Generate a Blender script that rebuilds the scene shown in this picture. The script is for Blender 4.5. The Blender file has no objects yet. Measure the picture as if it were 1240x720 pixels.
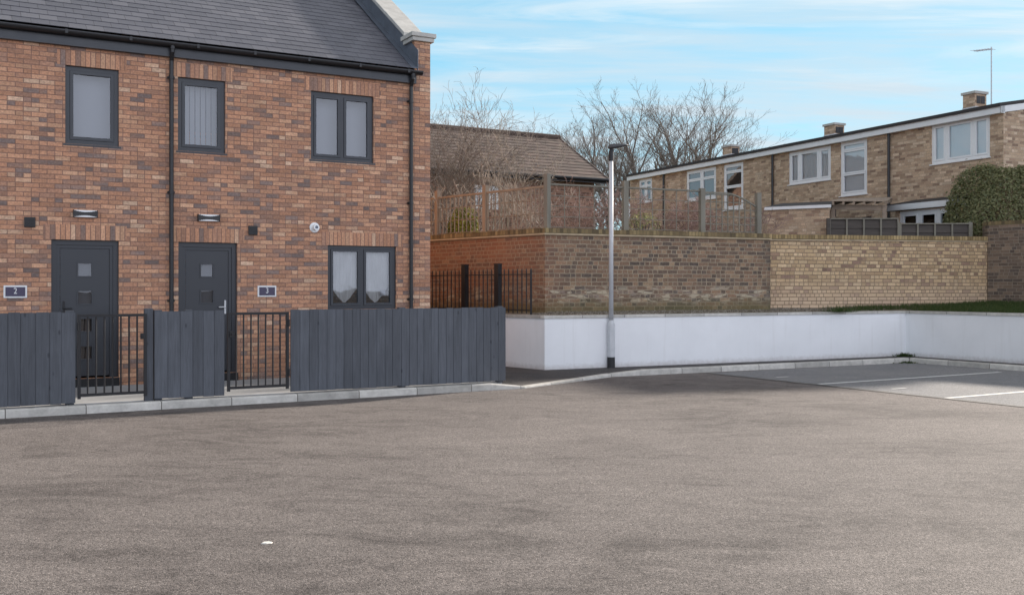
import bpy, bmesh, math, random
from mathutils import Vector, Matrix
R = math.radians
SC = bpy.context.scene
COL = SC.collection

# ------------------------------------------------------------------ camera
CAMH, FPX, HOR = 1.6, 1200.0, 348.0          # eye height; focal length and horizon in the photo's pixels (1240 wide)
cam = bpy.data.cameras.new("camera"); camo = bpy.data.objects.new("camera", cam); COL.objects.link(camo)
camo.location = (0, 0, CAMH); camo.rotation_euler = (R(90), 0, 0)
cam.sensor_width = 36; cam.lens = FPX / 1240 * 36; cam.shift_y = -(360 - HOR) / 1240
cam.clip_start = 0.05; cam.clip_end = 3000
SC.camera = camo

# ------------------------------------------------------------------ light
SUN_EL, SUN_AZ = R(23), R(46)                # azimuth from +Y towards +X
SC.view_settings.view_transform = 'Standard'; SC.view_settings.look = 'None'
SC.view_settings.exposure = 0.67; SC.view_settings.gamma = 1
W = bpy.data.worlds.new("World"); SC.world = W; W.use_nodes = True

def N(nt, t, _v=None, **kw):
    n = nt.nodes.new(t)
    for k, v in kw.items(): setattr(n, k, v)
    if _v:
        for k, v in _v.items():
            if isinstance(v, bpy.types.NodeSocket): nt.links.new(v, n.inputs[k])
            elif v is not None: n.inputs[k].default_value = v
    return n
def M_(nt, op, a, b=None, c=None, clamp=False):
    n = nt.nodes.new('ShaderNodeMath'); n.operation = op; n.use_clamp = clamp
    for i, v in enumerate((a, b, c)):
        if v is None: continue
        if isinstance(v, bpy.types.NodeSocket): nt.links.new(v, n.inputs[i])
        else: n.inputs[i].default_value = v
    return n.outputs[0]
def c4(c): return (c[0], c[1], c[2], 1.0)
def MIX(nt, f, a, b, blend='MIX'):
    n = nt.nodes.new('ShaderNodeMix'); n.data_type = 'RGBA'; n.blend_type = blend; n.clamp_factor = True
    for i, v in ((0, f), (6, a), (7, b)):
        if isinstance(v, bpy.types.NodeSocket): nt.links.new(v, n.inputs[i])
        else: n.inputs[i].default_value = v if i == 0 else c4(v)
    return n.outputs[2]
def RAMP(nt, f, stops, interp='LINEAR'):
    n = nt.nodes.new('ShaderNodeValToRGB'); r = n.color_ramp; r.interpolation = interp
    while len(r.elements) < len(stops): r.elements.new(0.5)
    for e, (p, c) in zip(r.elements, stops):
        e.position = p; e.color = c4(c) if not isinstance(c, (int, float)) else (c, c, c, 1)
    nt.links.new(f, n.inputs[0]); return n.outputs[0]
def NOISE(nt, vec, scale, detail=4, rough=0.55, dist=0.0):
    n = N(nt, 'ShaderNodeTexNoise', {'Vector': vec, 'Scale': scale, 'Detail': detail, 'Roughness': rough, 'Distortion': dist})
    return n.outputs[0]
def MAPV(nt, vec, scale=(1, 1, 1), loc=(0, 0, 0), rot=(0, 0, 0)):
    return N(nt, 'ShaderNodeMapping', {'Vector': vec, 'Scale': scale, 'Location': loc, 'Rotation': rot}).outputs[0]

wt = W.node_tree; wt.nodes.clear()
sky = N(wt, 'ShaderNodeTexSky', sky_type='NISHITA', sun_disc=False, sun_elevation=SUN_EL, sun_rotation=SUN_AZ,
        altitude=50, air_density=1.0, dust_density=0.25, ozone_density=2.0)
gdir = N(wt, 'ShaderNodeTexCoord').outputs['Generated']
sp = N(wt, 'ShaderNodeSeparateXYZ', {0: gdir})
zz = M_(wt, 'ADD', M_(wt, 'MAXIMUM', sp.outputs[2], 0.0), 0.10)
pv = N(wt, 'ShaderNodeCombineXYZ', {0: M_(wt, 'DIVIDE', sp.outputs[0], zz), 1: M_(wt, 'DIVIDE', sp.outputs[1], zz)}).outputs[0]
cl1 = NOISE(wt, MAPV(wt, pv, (0.75, 2.6, 1), (3.1, 0.7, 0), (0, 0, R(-10))), 1.0, 7, 0.56, 0.5)
cl2 = NOISE(wt, MAPV(wt, pv, (0.20, 0.42, 1), (7.3, 2.2, 0)), 1.0, 3, 0.5, 0.2)
cm = M_(wt, 'ADD', M_(wt, 'MULTIPLY', cl1, 0.62), M_(wt, 'MULTIPLY', cl2, 0.48))
cmask = RAMP(wt, cm, [(0.40, 0.0), (0.50, 0.45), (0.60, 0.98)])
# added fill: unseen sky behind the camera brightened to light the upright faces
rear_fill = M_(wt, 'ADD', M_(wt, 'MULTIPLY', sp.outputs[1], -1.1), M_(wt, 'MULTIPLY_ADD', sp.outputs[0], 0.62, 0.05), clamp=True)
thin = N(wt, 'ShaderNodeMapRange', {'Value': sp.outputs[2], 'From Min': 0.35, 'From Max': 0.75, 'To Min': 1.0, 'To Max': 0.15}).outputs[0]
rear_fill = M_(wt, 'MULTIPLY', rear_fill, thin)
cmask2 = M_(wt, 'ADD', cmask, rear_fill, clamp=True)
skyc = MIX(wt, 1.0, sky.outputs[0], (0.92, 1.22, 1.16), 'MULTIPLY')
skyc = MIX(wt, 0.7, skyc, (1.75, 4.15, 5.6))
cloud_fill_c = MIX(wt, M_(wt, 'MULTIPLY', rear_fill, 1.0, clamp=True), (4.2, 5.05, 5.65), (10.8, 11.5, 13.4))
fin = MIX(wt, cmask2, skyc, cloud_fill_c)
wisp = NOISE(wt, MAPV(wt, pv, (0.8, 3.3, 1), (1.3, 4.7, 0), (0, 0, R(-9))), 1.0, 8, 0.62, 0.8)
patch = NOISE(wt, MAPV(wt, pv, (0.5, 0.8, 1), (8.1, 1.7, 0)), 1.0, 2, 0.5)
wm = M_(wt, 'MULTIPLY', RAMP(wt, wisp, [(0.46, 0.0), (0.70, 0.95)]), RAMP(wt, patch, [(0.42, 0.1), (0.58, 1.0)]))
fin = MIX(wt, M_(wt, 'MULTIPLY', wm, M_(wt, 'SUBTRACT', 1.0, rear_fill)), fin, (5.5, 6.0, 6.25))
# added: unseen overhead sky dimmed and greyed to deepen and neutralise ground shade
fin = MIX(wt, M_(wt, 'SUBTRACT', 1.0, thin), fin, (2.9, 2.75, 2.75))
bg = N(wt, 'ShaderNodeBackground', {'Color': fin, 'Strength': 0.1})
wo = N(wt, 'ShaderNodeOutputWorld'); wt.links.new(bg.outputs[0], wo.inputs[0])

sl = bpy.data.lights.new("sun", 'SUN'); sl.energy = 5.0; sl.angle = R(2.5); sl.color = (1.0, 0.90, 0.79)
slo = bpy.data.objects.new("sun", sl); COL.objects.link(slo)
tosun = Vector((math.sin(SUN_AZ) * math.cos(SUN_EL), math.cos(SUN_AZ) * math.cos(SUN_EL), math.sin(SUN_EL)))
slo.rotation_euler = (-tosun).to_track_quat('-Z', 'Y').to_euler(); slo.location = (20, 30, 30)

# ------------------------------------------------------------------ materials
MATS = {}
def newmat(name):
    m = bpy.data.materials.new(name); m.use_nodes = True; nt = m.node_tree; nt.nodes.clear()
    out = N(nt, 'ShaderNodeOutputMaterial'); MATS[name] = m
    return m, nt, out
def PBSDF(nt, out, color, rough=0.6, metal=0.0, spec=0.5, height=None, bstr=0.3, bdist=0.01, normal=None):
    p = N(nt, 'ShaderNodeBsdfPrincipled')
    for k, v in (('Base Color', color), ('Roughness', rough), ('Metallic', metal), ('Specular IOR Level', spec)):
        if isinstance(v, bpy.types.NodeSocket): nt.links.new(v, p.inputs[k])
        else: p.inputs[k].default_value = c4(v) if k == 'Base Color' else v
    if height is not None:
        b = N(nt, 'ShaderNodeBump', {'Height': height, 'Strength': bstr, 'Distance': bdist})
        nt.links.new(b.outputs[0], p.inputs['Normal'])
    nt.links.new(p.outputs[0], out.inputs[0]); return p
def UV(nt): return N(nt, 'ShaderNodeTexCoord').outputs['UV']
def OBJ(nt): return N(nt, 'ShaderNodeTexCoord').outputs['Object']
def GEO(nt): return N(nt, 'ShaderNodeNewGeometry').outputs['Position']

def simple(name, col, rough=0.5, var=0.12, scale=6.0, metal=0.0, bump=0.15, bs=60, spec=0.5, stretch=(1, 1, 1)):
    m, nt, out = newmat(name); o = MAPV(nt, OBJ(nt), stretch)
    n1 = NOISE(nt, o, scale, 5, 0.6); n2 = NOISE(nt, o, bs, 3)
    k = RAMP(nt, n1, [(0.25, 1 - var), (0.75, 1 + var)])
    c = MIX(nt, 1.0, col, k, 'MULTIPLY')
    r = M_(nt, 'MULTIPLY_ADD', n1, 0.25, rough - 0.12, clamp=True)
    PBSDF(nt, out, c, r, metal, spec, n2, bump, 0.004); return m

def cellgrid(nt, uv, bw, bh, mortar, split=0.0, wob=0.0, edge=0.003, vert_only=False, jit=0.36):
    """cells of a bond: returns (white-noise colour, white-noise value, joint mask 0..1)"""
    if wob:
        nz = N(nt, 'ShaderNodeTexNoise', {'Vector': uv, 'Scale': 5.0, 'Detail': 2}).outputs['Color']
        off = N(nt, 'ShaderNodeVectorMath', {0: nz, 1: (0.5, 0.5, 0.5)}, operation='SUBTRACT').outputs[0]
        off = N(nt, 'ShaderNodeVectorMath', {0: off, 'Scale': wob}, operation='SCALE').outputs[0]
        uv = N(nt, 'ShaderNodeVectorMath', {0: uv, 1: off}, operation='ADD').outputs[0]
    s = N(nt, 'ShaderNodeSeparateXYZ', {0: uv}); u, v = s.outputs[0], s.outputs[1]
    vr = M_(nt, 'DIVIDE', v, bh); row = M_(nt, 'FLOOR', vr)
    sh = M_(nt, 'MULTIPLY', M_(nt, 'FLOORED_MODULO', row, 2.0), 0.5)
    if split and jit: sh = M_(nt, 'MULTIPLY_ADD', N(nt, 'ShaderNodeTexWhiteNoise', {'W': row}, noise_dimensions='1D').outputs[0], jit, sh)
    ur = M_(nt, 'ADD', M_(nt, 'DIVIDE', u, bw), sh); col = M_(nt, 'FLOOR', ur)
    fu = M_(nt, 'MULTIPLY', M_(nt, 'FRACT', ur), bw); fv = M_(nt, 'MULTIPLY', M_(nt, 'FRACT', vr), bh)
    if split:
        wn0 = N(nt, 'ShaderNodeTexWhiteNoise', {'Vector': N(nt, 'ShaderNodeCombineXYZ', {0: col, 1: row, 2: 7.7}).outputs[0]}, noise_dimensions='3D').outputs[0]
        isp = M_(nt, 'LESS_THAN', wn0, split)
        half = M_(nt, 'GREATER_THAN', fu, bw / 2)
        col = M_(nt, 'ADD', col, M_(nt, 'MULTIPLY', M_(nt, 'MULTIPLY', isp, half), 0.5))
        fu2 = M_(nt, 'FLOORED_MODULO', fu, bw / 2)
        fu = M_(nt, 'ADD', M_(nt, 'MULTIPLY', isp, fu2), M_(nt, 'MULTIPLY', M_(nt, 'SUBTRACT', 1.0, isp), fu))
    wn = N(nt, 'ShaderNodeTexWhiteNoise', {'Vector': N(nt, 'ShaderNodeCombineXYZ', {0: col, 1: row, 2: 1.3}).outputs[0]}, noise_dimensions='3D')
    d = M_(nt, 'MINIMUM', fu, fv) if not vert_only else fu
    mask = N(nt, 'ShaderNodeMapRange', {'Value': d, 'From Min': mortar, 'From Max': mortar + edge, 'To Min': 1.0, 'To Max': 0.0}).outputs[0]
    return wn.outputs['Color'], wn.outputs['Value'], mask

def brick_mat(name, stops, mortar_col, bw=0.225, bh=0.075, mortar=0.010, split=0.25, wob=0.004, clump=0.35, cscale=1.3, rough=0.85,
              stain=None, grain=0.22, bump=0.5, jit=0.36, edge=0.003, smudge=0.0):
    m, nt, out = newmat(name); uv = UV(nt)
    wc, wv, jm = cellgrid(nt, uv, bw, bh, mortar, split, wob, edge, jit=jit)
    big = NOISE(nt, MAPV(nt, uv, (0.6, 1.4, 1)), cscale, 3, 0.6)
    f = M_(nt, 'ADD', wv, M_(nt, 'MULTIPLY', M_(nt, 'SUBTRACT', big, 0.5), clump), clamp=True)
    col = RAMP(nt, f, stops)
    sc_ = N(nt, 'ShaderNodeSeparateXYZ', {0: wc})
    col = MIX(nt, 1.0, col, RAMP(nt, sc_.outputs[1], [(0, 0.82), (1, 1.15)]), 'MULTIPLY')
    fine = NOISE(nt, uv, 30, 5, 0.72)
    col = MIX(nt, 1.0, col, RAMP(nt, fine, [(0.25, 1 - grain), (0.75, 1 + grain)]), 'MULTIPLY')
    blot = NOISE(nt, uv, 22, 3, 0.6)
    col = MIX(nt, M_(nt, 'MULTIPLY', RAMP(nt, blot, [(0.56, 0.0), (0.7, 1.0)]), 0.35), col, mortar_col)
    if smudge:
        sm = NOISE(nt, MAPV(nt, uv, (1.0, 2.4, 1)), 6.0, 4, 0.65)
        col = MIX(nt, M_(nt, 'MULTIPLY', RAMP(nt, sm, [(0.56, 0.0), (0.70, 1.0)]), smudge), col, (0.20, 0.155, 0.14))
    mc = MIX(nt, 1.0, mortar_col, RAMP(nt, NOISE(nt, uv, 9, 4), [(0.3, 0.72), (0.7, 1.15)]), 'MULTIPLY')
    col = MIX(nt, jm, col, mc)
    if stain: col = stain(nt, uv, col, jm)
    h = M_(nt, 'SUBTRACT', M_(nt, 'MULTIPLY', fine, 0.35), M_(nt, 'MULTIPLY', jm, 0.9))
    h = M_(nt, 'ADD', h, M_(nt, 'MULTIPLY', sc_.outputs[2], 0.25))
    PBSDF(nt, out, col, rough, 0, 0.3, h, bump, 0.006); return m

HSTOPS = [(0.0, (0.20, 0.15, 0.135)), (0.07, (0.25, 0.178, 0.152)), (0.16, (0.375, 0.215, 0.15)), (0.42, (0.46, 0.238, 0.147)), (0.68, (0.52, 0.278, 0.172)), (0.92, (0.565, 0.335, 0.215)), (1.0, (0.63, 0.43, 0.30))]
HB = brick_mat('house_brick', HSTOPS, (0.24, 0.145, 0.112), bw=0.212, bh=0.0698, clump=0.42, cscale=2.8, split=0.16, jit=0.0, grain=0.42, wob=0.006, mortar=0.0075, edge=0.006, smudge=0.42)
def soldier_variant():
    return brick_mat('soldier_brick', HSTOPS, (0.24, 0.145, 0.112), bw=0.86, bh=0.0698, split=0, clump=0.3, grain=0.42, mortar=0.0075, edge=0.006)
SOLD = soldier_variant()
def old_stain(nt, uv, col, jm):
    s = N(nt, 'ShaderNodeSeparateXYZ', {0: uv}); u, v = s.outputs[0], s.outputs[1]
    n = NOISE(nt, MAPV(nt, uv, (0.5, 1.2, 1)), 2.2, 5, 0.65)
    # red weathered area round the corner, u = 0 at the corner, negative along the side
    red = N(nt, 'ShaderNodeMapRange', {'Value': M_(nt, 'ADD', u, M_(nt, 'MULTIPLY', n, 0.9)), 'From Min': 0.15, 'From Max': 1.0, 'To Min': 1, 'To Max': 0}).outputs[0]
    redc = MIX(nt, jm, (0.29, 0.125, 0.07), (0.31, 0.20, 0.125))
    col = MIX(nt, M_(nt, 'MULTIPLY', red, RAMP(nt, n, [(0.34, 0.05), (0.60, 0.85)])), col, redc)
    # lime bloom in a band low on the wall
    b1 = N(nt, 'ShaderNodeMapRange', {'Value': v, 'From Min': 0.16, 'From Max': 0.30, 'To Min': 0, 'To Max': 1}).outputs[0]
    b2 = N(nt, 'ShaderNodeMapRange', {'Value': v, 'From Min': 0.48, 'From Max': 0.62, 'To Min': 1, 'To Max': 0}).outputs[0]
    bl = M_(nt, 'MULTIPLY', M_(nt, 'MULTIPLY', b1, b2), RAMP(nt, NOISE(nt, MAPV(nt, uv, (1.2, 5, 1)), 2.4, 5, 0.7), [(0.50, 0), (0.66, 0.45)]))
    col = MIX(nt, M_(nt, 'MULTIPLY', bl, M_(nt, 'SUBTRACT', 1.0, M_(nt, 'MULTIPLY', jm, 0.7))), col, (0.46, 0.40, 0.34))
    rowb = M_(nt, 'MULTIPLY', M_(nt, 'MULTIPLY', b1, b2), RAMP(nt, NOISE(nt, MAPV(nt, uv, (4.2, 12, 1)), 1.0, 1, 0.3), [(0.57, 0), (0.62, 0.7)]))
    col = MIX(nt, M_(nt, 'MULTIPLY', rowb, M_(nt, 'SUBTRACT', 1.0, jm)), col, (0.52, 0.45, 0.33))
    # damp streak of dirt by the junction with the yellow wall
    dmp = N(nt, 'ShaderNodeMapRange', {'Value': M_(nt, 'SUBTRACT', u, M_(nt, 'MULTIPLY', n, 0.5)), 'From Min': 4.85, 'From Max': 5.15, 'To Min': 0, 'To Max': 0.6}).outputs[0]
    col = MIX(nt, dmp, col, (0.085, 0.07, 0.055))
    # moss towards the foot
    ms = N(nt, 'ShaderNodeMapRange', {'Value': M_(nt, 'SUBTRACT', v, M_(nt, 'MULTIPLY', n, 0.5)), 'From Min': -0.25, 'From Max': 0.12, 'To Min': 0.85, 'To Max': 0}).outputs[0]
    return MIX(nt, ms, col, (0.13, 0.115, 0.045))
OB = brick_mat('old_brick', [(0.0, (0.105, 0.082, 0.068)), (0.25, (0.15, 0.105, 0.078)), (0.55, (0.20, 0.128, 0.088)), (0.8, (0.25, 0.155, 0.10)), (1.0, (0.33, 0.23, 0.145))],
               (0.335, 0.27, 0.19), bw=0.235, bh=0.082, wob=0.016, split=0.5, clump=0.6, mortar=0.013, stain=old_stain, grain=0.4, edge=0.006, smudge=0.45)
def yel_stain(nt, uv, col, jm):
    s = N(nt, 'ShaderNodeSeparateXYZ', {0: uv}); v = s.outputs[1]
    n = NOISE(nt, MAPV(nt, uv, (0.7, 2.5, 1)), 2.0, 5, 0.65)
    lo = N(nt, 'ShaderNodeMapRange', {'Value': M_(nt, 'ADD', v, M_(nt, 'MULTIPLY', n, 0.4)), 'From Min': 0.45, 'From Max': 1.0, 'To Min': 0.7, 'To Max': 0}).outputs[0]
    return MIX(nt, M_(nt, 'MULTIPLY', lo, M_(nt, 'SUBTRACT', 1.0, jm)), col, (0.62, 0.46, 0.33))
YB = brick_mat('yellow_brick', [(0.0, (0.25, 0.16, 0.12)), (0.12, (0.36, 0.24, 0.16)), (0.3, (0.48, 0.335, 0.195)), (0.6, (0.56, 0.40, 0.235)), (1.0, (0.61, 0.455, 0.29))],
               (0.275, 0.20, 0.13), bw=0.235, bh=0.082, wob=0.010, split=0.5, clump=0.35, mortar=0.015, stain=yel_stain, grain=0.3, edge=0.005)
DB = brick_mat('dark_brick', [(0.0, (0.10, 0.078, 0.066)), (0.5, (0.165, 0.118, 0.09)), (0.85, (0.22, 0.155, 0.112)), (1.0, (0.29, 0.21, 0.15))], (0.27, 0.225, 0.175), wob=0.008, split=0.3)
TB = brick_mat('terrace_brick', [(0.0, (0.27, 0.18, 0.13)), (0.14, (0.38, 0.262, 0.18)), (0.5, (0.485, 0.35, 0.24)), (0.8, (0.545, 0.405, 0.285)), (1.0, (0.60, 0.465, 0.345))], (0.42, 0.325, 0.24), clump=0.12, cscale=3, split=0.2, grain=0.35)
RB = brick_mat('bungalow_brick', [(0.0, (0.14, 0.075, 0.055)), (0.5, (0.27, 0.14, 0.095)), (1.0, (0.38, 0.22, 0.15))], (0.34, 0.25, 0.19))
CAPB = brick_mat('capping_brick', [(0.0, (0.10, 0.075, 0.045)), (0.5, (0.20, 0.145, 0.075)), (1.0, (0.31, 0.235, 0.12))], (0.16, 0.13, 0.07), bw=0.078, bh=5.0, mortar=0.012, split=0, wob=0.004)

def slate_mat(name, stops, bw, bh, rough, jc, joint=0.005, clump=0.3, moss=None, spec=0.5):
    m, nt, out = newmat(name); uv = UV(nt)
    wc, wv, jm = cellgrid(nt, uv, bw, bh, joint, 0, 0.002, 0.003, True)
    big = NOISE(nt, uv, 1.1, 4, 0.6)
    col = RAMP(nt, M_(nt, 'ADD', wv, M_(nt, 'MULTIPLY', M_(nt, 'SUBTRACT', big, 0.5), clump), clamp=True), stops)
    fine = NOISE(nt, uv, 40, 5, 0.7)
    col = MIX(nt, 1.0, col, RAMP(nt, fine, [(0.25, 0.85), (0.75, 1.15)]), 'MULTIPLY')
    if moss: col = MIX(nt, RAMP(nt, NOISE(nt, uv, 3.0, 6, 0.7), [(0.5, 0), (0.72, 0.6)]), col, moss)
    col = MIX(nt, jm, col, jc)
    PBSDF(nt, out, col, M_(nt, 'MULTIPLY_ADD', wv, 0.15, rough), 0, spec, M_(nt, 'SUBTRACT', M_(nt, 'MULTIPLY', fine, 0.3), jm), 0.35, 0.004); return m
SLATE = slate_mat('roof_slate', [(0, (0.088, 0.09, 0.108)), (0.5, (0.108, 0.11, 0.13)), (1, (0.135, 0.136, 0.155))], 0.25, 0.215, 0.42, (0.03, 0.031, 0.036))
TILE = slate_mat('brown_tile', [(0, (0.068, 0.047, 0.040)), (0.5, (0.095, 0.066, 0.056)), (1, (0.135, 0.095, 0.08))], 0.30, 0.28, 0.85, (0.05, 0.038, 0.032), clump=0.7, moss=(0.15, 0.125, 0.09))

ANTH = simple('anthracite_upvc', (0.033, 0.037, 0.045), 0.35, 0.06, 3, spec=0.45, bump=0.03)
BLACKM = simple('black_metal', (0.014, 0.014, 0.016), 0.45, 0.2, 8, spec=0.4, bump=0.05)
BLACKP = simple('black_plastic', (0.012, 0.012, 0.014), 0.4, 0.15, 4, bump=0.03)
WHITEP = simple('white_upvc', (0.80, 0.81, 0.82), 0.35, 0.04, 3, bump=0.02)
FASCIA = simple('white_fascia_board', (0.74, 0.75, 0.76), 0.5, 0.07, 2.5, bump=0.05)
STONE = simple('coping_stone', (0.46, 0.45, 0.42), 0.85, 0.2, 5, bump=0.3, bs=40)
LEAD = simple('lead_sheet', (0.125, 0.145, 0.18), 0.45, 0.22, 5, metal=0.3, bump=0.2, bs=14)
ROOFFELT = simple('roof_felt', (0.036, 0.033, 0.034), 0.8, 0.25, 4)
GALV = simple('galvanised_steel', (0.55, 0.56, 0.58), 0.55, 0.1, 12, metal=0.1, bump=0.05)
DARKBAND = simple('black_bitumen', (0.018, 0.018, 0.02), 0.6, 0.2, 10)
GLASSDARK = simple('dark_room', (0.035, 0.036, 0.04), 0.9, 0.2, 1.5)
BLIND2 = simple('white_blind', (0.80, 0.81, 0.82), 0.9, 0.04, 2, bump=0.02)
BLIND = simple('pale_blind', (0.33, 0.338, 0.365), 0.9, 0.04, 2, bump=0.02)
NET = simple('net_curtain', (0.58, 0.57, 0.55), 0.95, 0.16, 9, bump=0.3, bs=90, stretch=(1, 1, 0.25))
PLAQUE = simple('aubergine_enamel', (0.050, 0.040, 0.085), 0.3, 0.05, 4)
ROCKW = simple('pale_card', (0.72, 0.69, 0.63), 0.8, 0.08, 40)
BARK = simple('bare_bark', (0.13, 0.108, 0.095), 0.9, 0.3, 6, bump=0.4, bs=30, stretch=(1, 1, 0.3))
TWIG = simple('pale_twig', (0.18, 0.148, 0.13), 0.9, 0.35, 3)
TWIGR = simple('reddish_twig', (0.27, 0.185, 0.165), 0.9, 0.35, 3)
TWIGP = simple('silvery_twig', (0.33, 0.28, 0.235), 0.9, 0.3, 3)
WOODB = simple('weathered_brown_timber', (0.27, 0.21, 0.155), 0.85, 0.25, 5, bump=0.4, bs=40, stretch=(1, 1, 0.2))
WOODG = simple('weathered_grey_timber', (0.205, 0.19, 0.155), 0.9, 0.25, 5, bump=0.4, bs=40, stretch=(1, 1, 0.2))
SHEDW = simple('pale_rafter_timber', (0.30, 0.235, 0.18), 0.85, 0.25, 4)
RUST = simple('dark_panel_timber', (0.078, 0.066, 0.058), 0.85, 0.35, 4, bump=0.4, stretch=(0.3, 0.3, 3))
BROWNSHEET = simple('brown_sheet', (0.13, 0.10, 0.085), 0.8, 0.2, 3)

def glass_mat(name, tint, base=0.10, power=1.0):
    m, nt, out = newmat(name)
    fr = N(nt, 'ShaderNodeFresnel', {'IOR': 1.52}).outputs[0]
    f = M_(nt, 'MULTIPLY_ADD', fr, power, base, clamp=True)
    nb = N(nt, 'ShaderNodeBump', {'Height': NOISE(nt, OBJ(nt), 1.6, 2), 'Strength': 0.12, 'Distance': 0.02})
    g = N(nt, 'ShaderNodeBsdfGlossy', {'Color': (0.95, 0.97, 1, 1), 'Roughness': 0.02, 'Normal': nb.outputs[0]})
    t = N(nt, 'ShaderNodeBsdfTransparent', {'Color': c4(tint)})
    mx = N(nt, 'ShaderNodeMixShader', {0: f, 1: t.outputs[0], 2: g.outputs[0]}); nt.links.new(mx.outputs[0], out.inputs[0]); return m
GLASS = glass_mat('window_glass', (0.80, 0.82, 0.84), 0.055, 1.2)
GLASS2 = glass_mat('far_window_glass', (0.93, 0.96, 0.98), 0.14, 1.0)

def fence_mat():
    m, nt, out = newmat('grey_painted_boards'); uv = UV(nt); o = OBJ(nt)
    s = N(nt, 'ShaderNodeSeparateXYZ', {0: uv})
    attr = N(nt, 'ShaderNodeAttribute', attribute_name='rnd').outputs['Fac']
    grain = NOISE(nt, MAPV(nt, o, (14, 14, 0.8)), 2.2, 6, 0.65, 1.0)
    wear = NOISE(nt, MAPV(nt, o, (3, 3, 0.9)), 1.6, 5, 0.6)
    col = MIX(nt, 1.0, (0.089, 0.097, 0.113), RAMP(nt, attr, [(0, 0.84), (1, 1.16)]), 'MULTIPLY')
    col = MIX(nt, 1.0, col, RAMP(nt, grain, [(0.3, 0.8), (0.7, 1.18)]), 'MULTIPLY')
    col = MIX(nt, 1.0, col, RAMP(nt, wear, [(0.25, 0.85), (0.75, 1.15)]), 'MULTIPLY')
    kn = N(nt, 'ShaderNodeTexVoronoi', {'Vector': MAPV(nt, o, (6, 6, 2.6)), 'Scale': 1.0}).outputs['Distance']
    col = MIX(nt, RAMP(nt, kn, [(0.05, 0.65), (0.11, 0.0)]), col, (0.022, 0.024, 0.03))
    PBSDF(nt, out, col, 0.68, 0, 0.35, grain, 0.35, 0.004); return m
FENCE = fence_mat()

def road_mat(name, base, dust, dustamt, patchscale=0.35, grey=0.0, contrast=0.5):
    m, nt, out = newmat(name); g = GEO(nt)
    big = NOISE(nt, MAPV(nt, g, (0.75, 1.0, 1), (0, 0, 0), (0, 0, R(28))), patchscale, 5, 0.62, 0.5)
    mid = NOISE(nt, MAPV(nt, g, (0.8, 1.7, 1), (3, 1, 0), (0, 0, R(16))), 1.3, 7, 0.70, 1.8)
    k = M_(nt, 'ADD', M_(nt, 'MULTIPLY', big, 0.55), M_(nt, 'MULTIPLY', mid, 0.45))
    k = RAMP(nt, k, [(0.37, 0.0), (0.50, 0.66), (0.63, 1.0)])
    k = M_(nt, 'MULTIPLY', k, dustamt)
    col = MIX(nt, k, base, dust)
    agg = N(nt, 'ShaderNodeTexVoronoi', {'Vector': g, 'Scale': 118.0})
    ac = N(nt, 'ShaderNodeSeparateXYZ', {0: agg.outputs['Color']}).outputs[0]
    sp_ = NOISE(nt, g, 150, 2, 0.6)
    col = MIX(nt, 1.0, col, RAMP(nt, ac, [(0.0, 1 - contrast), (0.6, 1.0), (0.93, 1.25), (1.0, 1.9)]), 'MULTIPLY')
    col = MIX(nt, 1.0, col, RAMP(nt, sp_, [(0.3, 0.72), (0.7, 1.28)]), 'MULTIPLY')
    h = M_(nt, 'ADD', M_(nt, 'MULTIPLY', agg.outputs['Distance'], -1.0), M_(nt, 'MULTIPLY', mid, 3.0))
    PBSDF(nt, out, col, 0.86, 0, 0.3, h, 0.55, 0.006); return m
ROAD = road_mat('road_tarmac', (0.094, 0.081, 0.076), (0.222, 0.195, 0.182), 1.0, contrast=0.66)
PATHM = road_mat('footway_tarmac', (0.060, 0.055, 0.056), (0.10, 0.09, 0.085), 0.6, 1.2)
BAYM = road_mat('bay_tarmac', (0.185, 0.187, 0.20), (0.27, 0.265, 0.26), 0.75, 0.6, contrast=0.35)
CONC = simple('path_concrete', (0.33, 0.34, 0.35), 0.85, 0.12, 3, bump=0.25, bs=80)
def kerb_mat():
    m, nt, out = newmat('kerb_concrete'); uv = UV(nt); s = N(nt, 'ShaderNodeSeparateXYZ', {0: uv})
    fr = M_(nt, 'FRACT', M_(nt, 'DIVIDE', s.outputs[0], 0.915)); jt = M_(nt, 'LESS_THAN', fr, 0.012)
    idn = N(nt, 'ShaderNodeTexWhiteNoise', {'W': M_(nt, 'FLOOR', M_(nt, 'DIVIDE', s.outputs[0], 0.915))}, noise_dimensions='1D').outputs[0]
    n = NOISE(nt, GEO(nt), 7, 6, 0.65)
    col = MIX(nt, 1.0, (0.54, 0.52, 0.48), RAMP(nt, idn, [(0, 0.78), (1, 1.14)]), 'MULTIPLY')
    col = MIX(nt, 1.0, col, RAMP(nt, n, [(0.3, 0.75), (0.7, 1.15)]), 'MULTIPLY')
    col = MIX(nt, jt, col, (0.11, 0.10, 0.09))
    PBSDF(nt, out, col, 0.88, 0, 0.3, NOISE(nt, GEO(nt), 90, 3), 0.25, 0.003); return m
KERB = kerb_mat()
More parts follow.
